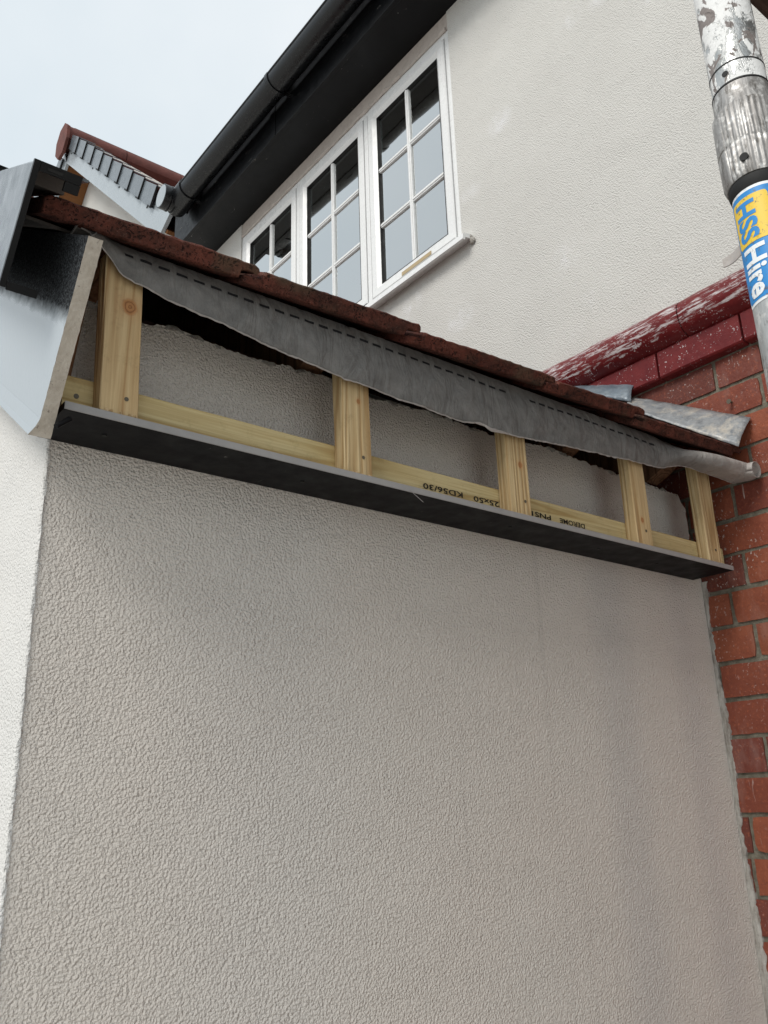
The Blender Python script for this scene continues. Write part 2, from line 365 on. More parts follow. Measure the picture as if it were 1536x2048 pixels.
def lead(name, lo, hi, white):
    n = N(name, .45, .5)
    c = n.ramp(n.noise(n.pos, 34, 6, .75), (.32, lo), (.62, hi), (.8, tuple(k*1.4 for k in hi)))
    c = n.mix(n.math('MULTIPLY', n.ramp(n.noise(n.map(n.pos, (1, 1.5, 1)), 18, 5, .7), (.5, 0.0), (.68, 1.0)), white), c, (.55, .50, .42))
    c = n.mix(n.ramp(n.noise(n.pos, 220, 3), (.68, 0.0), (.74, .7*white)), c, (.7, .7, .7))
    nr = n.bump(n.noise(n.pos, 40, 3), .006, .6)
    return n.fin(c, n.ramp(n.noise(n.pos, 50, 4), (.3, .35), (.8, .7)), nr, .2)
M['lead_old'] = lead('weathered_lead', (.15, .165, .18), (.32, .33, .335), .8)
M['lead_new'] = lead('clean_lead', (.09, .115, .14), (.17, .21, .245), .1)
def alu():
    n = N('aluminium_painted_over', .45, .5)
    v = n.map(n.pos, (1, 1, .55))
    c = n.ramp(n.noise(v, 60, 4, .6), (.3, (.36, .37, .36)), (.7, (.55, .55, .54)))
    pa = n.ramp(n.noise(v, 34, 5, .7, .6), (.44, 0.0), (.5, 1.0))
    c = n.mix(pa, c, (.74, .74, .73))
    bl = n.ramp(n.noise(n.map(n.pos, (1, 1, .7), (3, 1, 2)), 52, 4, .62, .8), (.545, 0.0), (.575, 1.0))
    c = n.mix(n.math('MULTIPLY', bl, .9), c, (.16, .13, .12))
    f = n.math('MAXIMUM', pa, bl)
    return n.fin(c, n.mix(f, (.36, .36, .36), (.75, .75, .75)), n.bump(n.math('ADD', pa, n.noise(n.pos, 200, 3)), .0012, .7), n.math('MULTIPLY', n.math('SUBTRACT', 1.0, f), .8))
M['alu'] = alu()
def alu_plain(name, c0, c1):
    n = N(name, .5, .5)
    c = n.ramp(n.noise(n.map(n.pos, (1, 1, .25)), 95, 5, .75), (.3, c0), (.68, c1))
    c = n.mix(n.ramp(n.noise(n.pos, 75, 4, .7), (.52, 0.0), (.62, .75)), c, (.64, .63, .61))
    c = n.mix(n.ramp(n.noise(n.map(n.pos, (1, 1, .35), (4, 2, 1)), 110, 5, .75), (.54, 0.0), (.64, .8)), c, (.10, .088, .075))
    return n.fin(c, n.ramp(n.noise(n.pos, 60, 3), (.3, .35), (.8, .7)), n.bump(n.noise(n.map(n.pos, (1, 1, .3)), 140, 4), .0012, .7), .45)
M['alu_sleeve'] = alu_plain('cast_sleeve', (.19, .18, .17), (.40, .39, .38))
M['alu_bare'] = alu_plain('bare_aluminium', (.36, .37, .37), (.52, .53, .53))
def printed(name, col):
    n = N(name, .45, .4)
    g = n.math('MULTIPLY', n.ramp(n.noise(n.pos, 190, 5, .75), (.55, 0.0), (.63, 1.0)), n.ramp(n.noise(n.pos, 45, 3), (.42, 0.0), (.58, 1.0)))
    c = n.mix(n.math('MULTIPLY', g, .85), col, (.10, .085, .07)); return n.fin(c, .45, None)
M['st_white'] = printed('sticker_white', (.75, .77, .78)); M['st_blue'] = printed('sticker_blue', (.022, .22, .55)); M['st_yellow'] = printed('sticker_yellow', (.74, .50, .05))
M['ink'] = plastic('stencil_ink', (.03, .025, .02), .8, .2)
M['dash'] = plastic('printed_dash', (.018, .018, .02), .8, .2)
M['steel'] = plastic('screw_steel', (.09, .075, .05), .5, .5)
M['dark_wood'] = wood_mat('platform_ply', 0, (.03, .018, .014), (.05, .032, .026), (.07, .046, .036))
def glass():
    m = bpy.data.materials.new('window_glass'); m.use_nodes = True; t = m.node_tree; t.nodes.clear()
    o = t.nodes.new('ShaderNodeOutputMaterial'); mxs = t.nodes.new('ShaderNodeMixShader'); tr = t.nodes.new('ShaderNodeBsdfTransparent'); gl = t.nodes.new('ShaderNodeBsdfGlossy')
    tr.inputs['Color'].default_value = (.72, .78, .77, 1); gl.inputs['Color'].default_value = (.97, .985, .98, 1); gl.inputs['Roughness'].default_value = .008
    lw = t.nodes.new('ShaderNodeLayerWeight'); lw.inputs['Blend'].default_value = .5; mr_ = t.nodes.new('ShaderNodeMapRange'); mr_.inputs['To Min'].default_value = .30; mr_.inputs['To Max'].default_value = .95; gn = t.nodes.new('ShaderNodeTexNoise'); gn.inputs['Scale'].default_value = 4; gn.inputs['Detail'].default_value = 0; gp = t.nodes.new('ShaderNodeNewGeometry'); t.links.new(gp.outputs['Position'], gn.inputs['Vector']); bu = t.nodes.new('ShaderNodeBump'); bu.inputs['Distance'].default_value = .012; bu.inputs['Strength'].default_value = .09; t.links.new(gn.outputs['Fac'], bu.inputs['Height']); t.links.new(bu.outputs[0], gl.inputs['Normal']); t.links.new(lw.outputs['Facing'], mr_.inputs[0]); t.links.new(mr_.outputs[0], mxs.inputs[0]); t.links.new(tr.outputs[0], mxs.inputs[1]); t.links.new(gl.outputs[0], mxs.inputs[2]); t.links.new(mxs.outputs[0], o.inputs[0]); return m
M['glass'] = glass()
def flat(name, c, r=.9):
    n = N(name, r, .2); cc = n.mix(n.noise(n.pos, 6, 4, .6), tuple(k*.88 for k in c), tuple(min(1, k*1.08) for k in c)); return n.fin(cc, r, n.bump(n.noise(n.pos, 90, 3), .002, .4))
M['room'] = flat('room_plaster', (.42, .42, .42)); M['ground'] = flat('concrete_paving', (.55, .53, .50)); M['block'] = flat('inner_blockwork', (.12, .105, .095)); M['brown'] = flat('brown_timber', (.20, .085, .03), .6)
M['pane_sill'] = flat('window_board', (.7, .7, .68), .5)

# ------------------------------------------------------------------ ground
gs = 1500
g = MB(); g.add([(-gs, -gs, GZ), (gs, -gs, GZ), (gs, gs, GZ), (-gs, gs, GZ)], [(0, 1, 2, 3)])
gr = g.build('paving', M['ground'], origin=(0, 0, GZ)); gr['kind'] = 'structure'; gr['label'] = 'pale concrete paving around the house'

X0 = 1.686          # face of the house bricks
YW = 1.006          # face of the porch side wall
XR = 1.680          # face of the upper render
# ------------------------------------------------------------------ the house
house = thing('house', (X0, 1.0, GZ), 'house with pale rendered upper storey, white window and red brick below', 'house')
WY0, WY1, WZ0, WZ1 = 1.655, 3.130, 1.690, 2.578
m = MB()
m.box((XR, -1.5, 1.03), (XR+.24, WY0, 2.66)); m.box((XR, WY1, 1.03), (XR+.24, 8.2, 2.66))
m.box((XR, WY0, 1.03), (XR+.24, WY1, WZ0))
m.build('upper_wall', M['render_upper'], house, 'pale roughcast render of the upper storey')
m = MB(); m.box((XR+.004, WY0, WZ1), (XR+.24, WY1, 2.66)); m.build('lintel_strip', M['foam'], house, 'bare pinkish strip above the window')
# brick storey: a mortar bed with every brick proud of it
m = MB(); m.box((X0+.0055, -1.5, GZ), (X0+.24, 4.2, 1.03)); bw = m.build('brick_wall', M['mortar'], house, 'red brick ground storey wall')
J = {-4: .897, -3: .798, -2: .735, -1: .850, 0: .903, 1: .79, 2: .903, 3: .946, 4: .905, 5: .998, 6: .85, 7: .923, 8: .87, 9: .980, 10: .989}
def brick(y0, y1, z0, z1):
    nx, nzv = max(3, int((y1-y0)/.016)), 4; sd = random.random()*100; pr = random.uniform(-.0012, .0015); tl = random.uniform(-.01, .01)
    V = []; F = []
    for i in range(nx+1):
        for k in range(nzv+1):
            u, v = i/nx, k/nzv; y = y0+(y1-y0)*u; z = z0+(z1-z0)*v
            e = (i in (0, nx)) + (k in (0, nzv))
            jy = .0016*nz1(sd+v*4, u*30) * (1 if i in (0, nx) else .3); jz = .0017*nz1(sd+50, u*12, v*9)*(1 if k in (0, nzv) else .3)
            if e == 2 and random.random() < .3: jy += (.004 if i == 0 else -.004)*random.random(); jz += (.004 if k == 0 else -.004)*random.random()
            V.append((X0+pr+(u-.5)*tl*.1+.0006*nz1(sd, u*9, v*5)+(.0012 if e else 0), y+jy, z+jz))
    n1 = nzv+1
    for i in range(nx):
        for k in range(nzv): F.append((i*n1+k, (i+1)*n1+k, (i+1)*n1+k+1, i*n1+k+1))
    ed = [i*n1 for i in range(nx+1)]+[nx*n1+k for k in range(1, n1)]+[i*n1+nzv for i in range(nx-1, -1, -1)]+[k for k in range(nzv-1, 0, -1)]
    b = len(V); V += [(X0+.012, V[i][1], V[i][2]) for i in ed]
    for a in range(len(ed)): c = (a+1) % len(ed); F.append((ed[a], ed[c], b+c, b+a))
    obj('brick', V, F, M['brick'], bw)
S, H, G = .2165, .104, .009
random.seed(11)
for k in range(-4, 29):
    zb = .5527-.075*k+random.uniform(-.0015, .0015); zt = zb+.0655
    if zb < GZ: break
    j = J.get(k, .85+.12*(k % 2)+random.uniform(-.02, .02))
    lim0, lim1 = (.05, 1.30) if k < 4 else (.30, 1.06)
    header_first = k in (0, 3, 4, 7, -1, 2)
    # walk towards the camera side and towards the porch from the known joint
    y = j-G/2; hd = (k % 2 == 0)
    while y > lim0:
        L = S if not hd else H; hd = not hd if k % 3 else hd and False
        brick(max(y-L, lim0-.1), y, zb, zt); y -= L+G
    y = j+G/2; hd = header_first
    while y < lim1:
        L = H if hd else S; hd = not hd
        brick(y, y+L, zb, zt); y += L+G
# nail in the bed joint
m = MB(); m.tube((X0-.012, .868, .806), (X0+.01, .868, .809), .0022, 8); m.tube((X0-.0135, .868, .806), (X0-.0115, .868, .806), .0055, 12)
m.build('nail', M['steel'], house, 'dark nail head in the mortar joint', True)
# string course: chamfered blocks below a half round roll
sc = MB().box((X0-.004, -1.5, .930), (X0+.1, 3.0, 1.03)).build('string_course', M['red_block'], house, 'dark red painted string course flecked with white')
js = [-1.5, -.75, .16, .375, .59, .806, 1.021, 1.236, 1.45, 1.9]
for a, b in zip(js, js[1:]):
    g0 = .0028
    prof = [(X0+.03, .924), (X0-.020, .924), (X0-.0235, .928), (X0-.0235, .990), (X0-.016, 1.0), (X0+.03, 1.0)]
    rings = []
    nn = max(2, int((b-a)/.05))
    for i in range(nn+1):
        y = a+g0+(b-a-2*g0)*i/nn; rings.append([(x+.0012*nz1(y*14, zz*30), y, zz+.0015*nz1(y*11, x*40, 3)) for x, zz in prof])
    MB().loft(rings).build('string_block', M['red_block'], sc)
jr = [-1.5, -.7, .03, .48, .933, 1.38, 1.9]
for a, b in zip(jr, jr[1:]):
    prof = [(X0+.03, .992), (X0-.012, .992)]
    for i in range(13):
        t = -R_(75)+R_(165)*i/12; prof.append((X0-.018-.040*math.cos(t), 1.043+.046*math.sin(t)))
    prof += [(X0+.002, 1.089), (X0+.03, 1.089)]
    rings = []; nn = max(3, int((b-a)/.03))
    for i in range(nn+1):
        y = a+.0015+(b-a-.003)*i/nn; sh = .0025 if i in (0, nn) else 0
        rings.append([(x+sh+.0022*nz1(y*16, zz*24, x*30), y, zz+.002*nz1(y*15, x*40, 7)) for x, zz in prof])
    MB().loft(rings).build('string_roll', M['red_roll'], sc, None, True)
# eaves
ZE = 2.652
fs = MB(); fs.box((1.520, -1.5, ZE), (XR+.02, 3.50, ZE+.012))
fs.build('eaves_soffit', M['black_upvc'], house, 'black soffit under the main roof eaves')
m = MB(); m.box((1.5, -1.5, ZE-.006), (1.5185, 3.50, 2.86), bev=.002); fa = m.build('fascia', M['black_upvc'], house, 'black fascia board behind the gutter')
m = MB(); m.box((1.497, 2.52, ZE-.008), (1.4998, 2.56, 2.8)); m.build('joint_trim', M['black_upvc'], fa)
GX, GZc, GR = 1.432, 2.786, .051
def gut_ring(y, r, t0=180, t1=360, n=16, th=.0025):
    o = [(GX+r*math.cos(R_(t0+(t1-t0)*i/n)), y, GZc+r*math.sin(R_(t0+(t1-t0)*i/n))) for i in range(n+1)]
    i_ = [(GX+(r-th)*math.cos(R_(t0+(t1-t0)*i/n)), y, GZc+(r-th)*math.sin(R_(t0+(t1-t0)*i/n))) for i in range(n, -1, -1)]
    return o+i_
m = MB(); m.loft([gut_ring(-1.5, GR, 172, 368), gut_ring(3.30, GR, 172, 368)])
m.tube((GX-GR+.001, -1.5, GZc+.008), (GX-GR+.001, 3.30, GZc+.008), .005, 10)
gt = m.build('gutter', M['gutter_black'], house, 'black half round gutter along the eaves', True)
for y in (-.6, .5, 1.45, 2.40, 3.22):
    mm = MB(); mm.loft([gut_ring(y-.011, GR+.005, 165, 375, 16, .004), gut_ring(y+.011, GR+.005, 165, 375, 16, .004)])
    mm.box((GX+GR-.004, y-.011, GZc-.03), (1.4995, y+.011, GZc+.03)); mm.build('gutter_bracket', M['gutter_black'], gt)
# gutter angle turning out to a short stopped end
m = MB()
m.tube((GX, 3.19, GZc), (GX, 3.352, GZc), GR+.006, 28); m.tube((GX+.0, 3.318, GZc), (GX-.055, 3.318, GZc), GR+.004, 28)
m.build('gutter_angle', M['gutter_black'], gt, None, True)
MB().tube((GX-.0551, 3.318, GZc), (GX-.088, 3.318, GZc), GR+.009, 28).build('stop_end', M['gutter_black'], gt, None, True)
MB().tube((GX-.0882, 3.318, GZc), (GX-.0895, 3.318, GZc), GR+.004, 28).build('end_disc', M['board_white'], gt, 'pale shiny end of the gutter')
for xx in (GX-.02, GX-.045): MB().tube((xx, 3.318, GZc), (xx-.006, 3.318, GZc), GR+.011, 28).build('gutter_rib', M['gutter_black'], gt, None, True)
# main roof (behind the gutter): slab with tile courses
mr = MB(); L = 2.6
for i in range(8):
    s0, s1 = i*.32, (i+1)*.32+.05; c = math.cos(R_(42)); s_ = math.sin(R_(42))
    P = lambda s, n_: (1.452+s*c-n_*s_, 2.845+s*s_+n_*c)
    a0, a1, b1, b0 = P(s0, .02), P(s1, .006), P(s1, .0), P(s0, .004)
    mr.loft([[(a0[0], y, a0[1]), (a1[0], y, a1[1]), (b1[0], y, b1[1]), (b0[0], y, b0[1])] for y in (-1.5, 3.45+s0*.9)])
mr.build('main_roof', M['far_tile'], house, 'tiled main roof slope above the gutter')
# ---- window
win = MB().box((XR+.008, WY0, WZ0), (XR+.07, WY1, WZ0+.022)); 
def ring_frame(mb, y0, y1, z0, z1, prof, m=0):
    """mitred frame: prof = list of (inset, x)"""
    n = len(prof); cs = [(y0, z0, 1, 1), (y1, z0, -1, 1), (y1, z1, -1, -1), (y0, z1, 1, -1)]
    V = []; F = []
    for (cy, cz, sy, sz) in cs:
        for (ins, x) in prof: V.append((x, cy+sy*ins, cz+sz*ins))
    for c in range(4):
        d = (c+1) % 4
        for k in range(n):
            l = (k+1) % n; F.append((c*n+k, d*n+k, d*n+l, c*n+l))
    mb.add(V, F, m)
fx = XR+.006
win = MB()
ring_frame(win, WY0+.002, WY1-.002, WZ0+.002, WZ1-.002, [(0, fx), (.012, fx-.002), (.022, fx), (.022, fx+.05), (0, fx+.06)])
for yc in (2.1425, 2.6325): win.box((fx-.004, yc-.011, WZ0+.024), (fx+.05, yc+.011, WZ1-.024), bev=.002)
wn = win.build('window', M['white_upvc'], house, 'white three light casement window')
sh = MB(); sh.box((fx+.012, WY0+.022, WZ0+.022), (fx+.014, WY1-.022, WZ0+.026)); sh.box((fx+.012, WY0+.022, WZ1-.026), (fx+.014, WY1-.022, WZ1-.022))
sh.box((fx+.020, WY0+.0225, WZ0+.0225), (fx+.024, 1.70, WZ1-.0225))
for yc in (2.1425, 2.6325): sh.box((fx+.020, yc-.03, WZ0+.0265), (fx+.024, yc+.03, WZ1-.0265))
sh.build('gasket', M['seal'], wn)
for ci, (a, b) in enumerate(((1.682, 2.1265), (2.1585, 2.6165), (2.6485, 3.103))):
    z0, z1 = WZ0+.027, WZ1-.027
    sa = MB(); ring_frame(sa, a, b, z0, z1, [(0, fx-.004), (.004, fx-.008), (.030, fx-.008), (.046, fx+.004), (.046, fx+.03), (0, fx+.03)])
    sa.build('casement', M['white_upvc'], wn)
    gk = MB(); ring_frame(gk, a+.045, b-.045, z0+.045, z1-.045, [(0, fx+.003), (.003, fx+.003), (.003, fx+.02), (0, fx+.02)]); gk.build('gasket', M['seal'], wn)
    gy0, gy1, gz0, gz1 = a+.047, b-.047, z0+.047, z1-.047
    mid = (gy0+gy1)/2; hb = .009
    zz = [gz0+(gz1-gz0)*f for f in (0, 1/3, 2/3, 1)]
    bar = MB()
    for dx, hw in ((0, .009), (-.003, .0035)): bar.box((fx+.006+dx, mid-hw, gz0), (fx+.016, mid+hw, gz1), bev=.001)
    bar.build('glazing_bar', M['white_upvc'], wn)
    for z in zz[1:3]:
        bar = MB()
        for (u0, u1) in ((gy0, mid-.0092), (mid+.0092, gy1)):
            for dx, hw in ((0, .009), (-.003, .0035)): bar.box((fx+.0065+dx, u0, z-hw), (fx+.0155, u1, z+hw), bev=.001)
        bar.build('glazing_bar', M['white_upvc'], wn)
    for (u0, u1) in ((gy0, mid-hb), (mid+hb, gy1)):
        for k in range(3):
            v0, v1 = zz[k]+(hb if k else 0), zz[k+1]-(hb if k < 2 else 0)
            t = random.uniform(-.0008, .0008)
            MB().add([(fx+.013+t, u0, v0), (fx+.013-t, u1, v0), (fx+.0134-t, u1, v1), (fx+.0134+t, u0, v1)], [(0, 1, 2, 3)]).build('pane', M['glass'], wn)
sl = MB()
sl.loft([[(XR+.03, y, WZ0-.002), (XR-.012, y, WZ0-.004), (XR-.040, y, WZ0-.014), (XR-.042, y, WZ0-.034), (XR-.034, y, WZ0-.036), (XR-.030, y, WZ0-.024), (XR+.03, y, WZ0-.018)] for y in (WY0-.045, WY1+.03)])
sl.build('window_sill', M['white_upvc'], wn)
MB().box((fx-.0100, 1.80, WZ0+.032), (fx-.0085, 1.955, WZ0+.046)).build('tape_strip', M['tan'], wn, 'tan tape on the bottom rail')
MB().box((XR-.02, 2.135, WZ0-.003), (XR-.004, 2.175, WZ0+.012), bev=.003).build('packer', M['seal'], wn)
# filler foam squeezed along the head of the frame and the sill ends
m = MB(); rings = []
for i in range(150):
    y = WY0+.01+(WY1-WY0-.02)*i/149; r = .006+.005*max(-.6, nz1(y*26))
    rings.append([(XR+.006-.6*r+r*math.cos(t)+.003*nz1(y*40, t), y, WZ1+.004+r*1.2*math.sin(t)+.004*nz1(y*18, 5)) for t in [2*math.pi*j/8 for j in range(8)]])
m.loft(rings).build('foam_bead', M['foam'], wn, None, True)
m = MB()
for (cy, cz, r) in ((WY0-.05, WZ0-.03, .012), (WY0-.042, WZ0-.012, .008)):
    b = bmesh.new(); bmesh.ops.create_icosphere(b, subdivisions=2, radius=r)
    b.verts.index_update(); m.add([(XR-.006+v.co.x*.6+.003*nz1(v.co.x*150, v.co.y*150, v.co.z*150), cy+v.co.y+.004*nz1(v.co.y*120, v.co.z*120), cz+v.co.z) for v in b.verts], [[v.index for v in f.verts] for f in b.faces]); b.free()
m.build('filler_lump', M['smear'], wn)
# room behind the glass
rm = MB(); a, b = (XR+.245, 1.2, 1.1), (4.4, 3.9, 2.9)
rm.box(a, b); 
rv = [f for i, f in enumerate(rm.F)]
F2 = [rm.F[0]]  # the x0 face is left open where the window is
rm2 = MB(); rm2.add(rm.V, rm.F[1:])
rm2.build('room', M['room'], house)
MB().box((XR+.075, WY0, WZ0-.02), (XR+.42, WY1, WZ0+.0), bev=.004).build('window_board', M['pane_sill'], house)

# ------------------------------------------------------------------ gabled wing farther along
GP = R_(43.3); c, s_ = math.cos(GP), math.sin(GP); XV = 1.48; RY, RZ = 5.506, 4.861
wing = thing('gabled_wing', (X0, 5.6, GZ), 'far steep gable with grey verge caps and a red ridge', 'gable')
def WP(s, n_, side=1):      # s down the slope from the ridge, n up from the slope
    return (RY-side*(s*c)-side*(n_*s_)*1.0, RZ-s*s_+n_*c) if side == 1 else (RY+s*c+n_*s_, RZ-s*s_+n_*c)
SL = 2.80
for side in (1, -1):
    m = MB()
    for i in range(10):
        s0, s1 = i*.30-.04, (i+1)*.30; p = [WP(s0, -.042, side), WP(s1, -.02, side), WP(s1, -.042, side), WP(s0, -.062, side)]
        m.loft([[(x, a, b) for a, b in p] for x in (XV+.02, 6.5)])
    m.build('roof_slope', M['far_tile'], wing, 'red tiled slope seen at a grazing angle')
m = MB(); m.add([(X0-.002, RY-SL*c, 0), (X0-.002, RY+SL*c, 0), (X0-.002, RY+SL*c, RZ-SL*s_), (X0-.002, RY, RZ-.03), (X0-.002, RY-SL*c, RZ-SL*s_)], [(0, 1, 2, 3, 4)])
m.build('gable_wall', M['render_upper'], wing)
for side in (1, -1):
    # bargeboard, verge soffit and stepped verge caps
    m = MB(); p = [WP(.16, -.05, side), WP(SL, -.05, side), WP(SL-.06, -.225, side), WP(.20, -.213, side)]
    m.loft([[(x, a, b) for a, b in p] for x in (XV+.004, XV+.024)])
    bb = m.build('bargeboard', M['board_white'], wing)
    if side == 1:
        for sx in (.28, 1.0, 1.75, 2.4):
            q = WP(sx, -.13, side); MB().tube((XV+.0, q[0], q[1]), (XV+.006, q[0], q[1]), .006, 8).build('screw', M['seal'], bb)
    m = MB(); p = [WP(.0, -.17, side), WP(SL-.02, -.17, side), WP(SL-.02, -.19, side), WP(.0, -.19, side)]
    m.loft([[(x, a, b) for a, b in p] for x in (XV+.026, X0-.004)]); m.build('verge_soffit', M['brown'], wing)
    for i in range(9 if side == 1 else 9):
        s0, s1 = .205+i*.257, .205+(i+1)*.257-.004
        dx0, dx1 = .0, -.02
        A = [WP(s0, -.008, side), WP(s1, .004, side), WP(s1, -.112, side), WP(s0, -.112, side)]
        m = MB(); th = .006
        out_ = [(XV-.012, *A[0]), (XV-.018, *A[1]), (XV-.018, *A[2]), (XV-.012, *A[3])]
        inn = [(x+th, a, b) for x, a, b in out_]
        m.loft([out_, inn])
        T = [(XV-.012, *A[0]), (XV-.018, *A[1]), (XV+.10, *A[1]), (XV+.10, *A[0])]
        m.loft([T, [(x, WP(0, 0, side)[0]*0+a-side*0, b-.006) for x, a, b in T]])
        q0, q1 = WP(s1-.10, -.112, side), WP(s1, -.112, side)
        m.loft([[(XV-.017, *q0), (XV-.017, *q1), (XV+.02, *q1), (XV+.02, *q0)], [(XV-.017, q0[0], q0[1]-.006), (XV-.017, q1[0], q1[1]-.006), (XV+.02, q1[0], q1[1]-.006), (XV+.02, q0[0], q0[1]-.006)]])
        u = m.build('verge_cap', M['verge_grey'], wing)
        k = MB()
        def bar(sa, sb, na, nb, x0=XV-.0205, x1=XV-.010):
            qs = [WP(sa, na, side), WP(sb, na, side), WP(sb, nb, side), WP(sa, nb, side)]; k.loft([[(x0, *q) for q in qs], [(x1, *q) for q in qs]])
        bar(s1-.002, s1+.0035, .003, -.11); bar(s1-.05, s1+.0035, -.1105, -.119)
        k.build('lap_groove', M['seal'], u)
for i in range(9):
    x0, x1 = XV-.03+i*.45, XV-.03+(i+1)*.45-.006
    ring = lambda x, r: [(x, RY+r*1.05*math.cos(t), RZ-.09+r*math.sin(t)) for t in [R_(-30+240*j/16) for j in range(17)]]
    rr = MB(); rr.loft([ring(x0, .098), ring(x1, .098)]); rt_ = rr.build('ridge_tile', M['far_tile'], wing, None, True)
    q = MB(); q.box((x1-.02, RY-.02, RZ+.005), (x1+.03, RY+.02, RZ+.03)); q.build('ridge_clip', M['verge_grey'], rt_)
m = MB(); m.loft([[(XV-.05, RY+.135*math.cos(t), RZ-.115+(.135 if math.sin(t) > 0 else .15)*math.sin(t)) for t in [2*math.pi*j/8+.39 for j in range(8)]], [(XV-.028, RY+.135*math.cos(t), RZ-.115+(.135 if math.sin(t) > 0 else .15)*math.sin(t)) for t in [2*math.pi*j/8+.39 for j in range(8)]]])
m.build('ridge_end', M['far_tile'], wing, 'red end cap of the ridge')

# ------------------------------------------------------------------ the porch
PP = R_(32.5); pc, ps = math.cos(PP), math.sin(PP)
XG = .284           # gable wall face
porch = thing('porch', (1.0, 2.0, GZ), 'porch with grey rendered side wall and an open eaves box', 'porch')
DEP, RYP = 3.4, 2.25
# side wall with a ragged top edge
rag = [(XG+.003, .623), (.336, .629), (.403, .628), (.428, .638), (.494, .631), (.56, .628), (.694, .637), (.783, .624), (.902, .632), (1.08, .626), (1.22, .638), (1.31, .632), (1.44, .627), (1.54, .626), (1.642, .623), (1.660, .606), (1.664, .5), (1.668, .43)]
top = []
x = XG+.003
while x < 1.642:
    top.append((x, interp(rag, x)+.0045*nz1(x*60, 3)+.0035*nz1(x*170, 9)+.0025*nz1(x*420, 1))); x += .0045
z = .618
while z > .445: top.append((1.642+.022*min(1, (.622-z)/.03)+.004*nz1(z*70)+.0025*nz1(z*230), z)); z -= .006
top += [(X0, .436), (X0, GZ), (XG+.003, GZ)]
def wall_poly(th, pts, y):
    V = [(a, y, b) for a, b in pts]+[(a, y+th, b) for a, b in pts]; n = len(pts)
    F = [tuple(range(n)), tuple(range(2*n-1, n-1, -1))]+[(i, (i+1) % n, n+(i+1) % n, n+i) for i in range(n)]
    return V, F
V, F = wall_poly(.022, top, YW); sw = obj('side_wall', V, F, M['render_lower'], porch, 'grey roughcast side wall, ragged along its top')
MB().box((XG+.02, YW+.0225, GZ), (X0-.001, YW+.125, .60)).build('wall_core', M['block'], porch)
# thin extra lips of render along the ragged edge
m = MB(); rings = []
for i in range(300):
    x = XG+.01+(1.63-XG)*i/299; zt = interp(rag, x)+.0045*nz1(x*60, 3)+.0035*nz1(x*170, 9); r = max(.0015, .004+.006*nz1(x*33, 8))
    rings.append([(x, YW+.004+r*math.cos(t)+.002*nz1(x*90, t), zt-.002+r*math.sin(t)) for t in [2*math.pi*j/7 for j in range(7)]])
m.loft(rings).build('render_lip', M['smear'], sw)
# gable wall and corner bead
gz = lambda y: .635+(min(y, 2*RYP-y)-.87)*math.tan(PP)-.03
MB().loft([[(XG, YW+.0025, GZ), (XG, DEP, GZ), (XG, DEP, gz(DEP)), (XG, RYP, gz(RYP)), (XG, YW+.0025, gz(YW))], [(XG+.1, YW+.0025, GZ), (XG+.1, DEP, GZ), (XG+.1, DEP, gz(DEP)), (XG+.1, RYP, gz(RYP)), (XG+.1, YW+.0025, gz(YW))]]).build('gable_wall', M['render_gable'], porch, 'bright white rendered gable wall')
m = MB(); rings = []
for i in range(520):
    z = GZ+(.60-GZ)*i/519; rings.append([(XG+.001+.0030*(1+.4*nz1(z*220, t))*math.cos(t)+.0007*nz1(z*40, 2), YW+.0015+.0034*(1+.45*nz1(z*150, t+3))*math.sin(t)+.001*nz1(z*45, 8), z) for t in [2*math.pi*j/8 for j in range(8)]])
m.loft(rings).build('corner_bead', M['render_gable'], porch, None, True)
MB().box((XG, DEP-.1, GZ), (X0-.001, DEP+.002, .6)).build('rear_wall', M['render_gable'], porch)
# render smeared on the bricks in the inner corner
m = MB(); V = []; F = []; n = 460
for i in range(n+1):
    z = GZ+(.428-GZ)*i/n; wd = .010+.007*nz1(z*5)+.005*nz1(z*19, 4)+.004*nz1(z*57, 7)+.003*nz1(z*160, 2)+.008*max(0, -z)
    wd = max(.003, wd)
    V += [(X0-.0035-.0015*nz1(z*70, 1), YW-.0005, z), (X0-.0030-.002*nz1(z*60, 5), YW-wd*.55, z), (X0-.0008, YW-wd, z), (X0+.006, YW-wd-.001, z)]
    if i:
        for k in range(3): F.append((4*i-4+k, 4*i+k, 4*i+k+1, 4*i-4+k+1))
obj('corner_smear', V, F, M['smear'], porch, 'grey render smeared up the inside corner')
# soffit board
m = MB(); m.box((.270, .9105, .4290), (1.652, YW-.0005, .4385), bev=.0008)
sf = m.build('soffit_board', M['soffit_dark'], porch, 'dark plastic soffit board under the studs')
MB().box((.2705, .9085, .4296), (1.6515, .9104, .4388)).build('cut_edge', M['soffit_edge'], sf, 'pale cut edge of the soffit')
for (x, y) in ((.334, .955), (.62, .958), (1.03, .95), (1.27, .955), (1.46, .962)):
    MB().tube((x, y, .4275), (x, y, .4292), .0032, 10).build('screw_hole', M['seal'], sf)
# thin loose hair of plastic swarf
m = MB(); m.tube((.775, .9075, .432), (.800, .9065, .417), .0004, 6); m.build('swarf', M['soffit_edge'], sf)
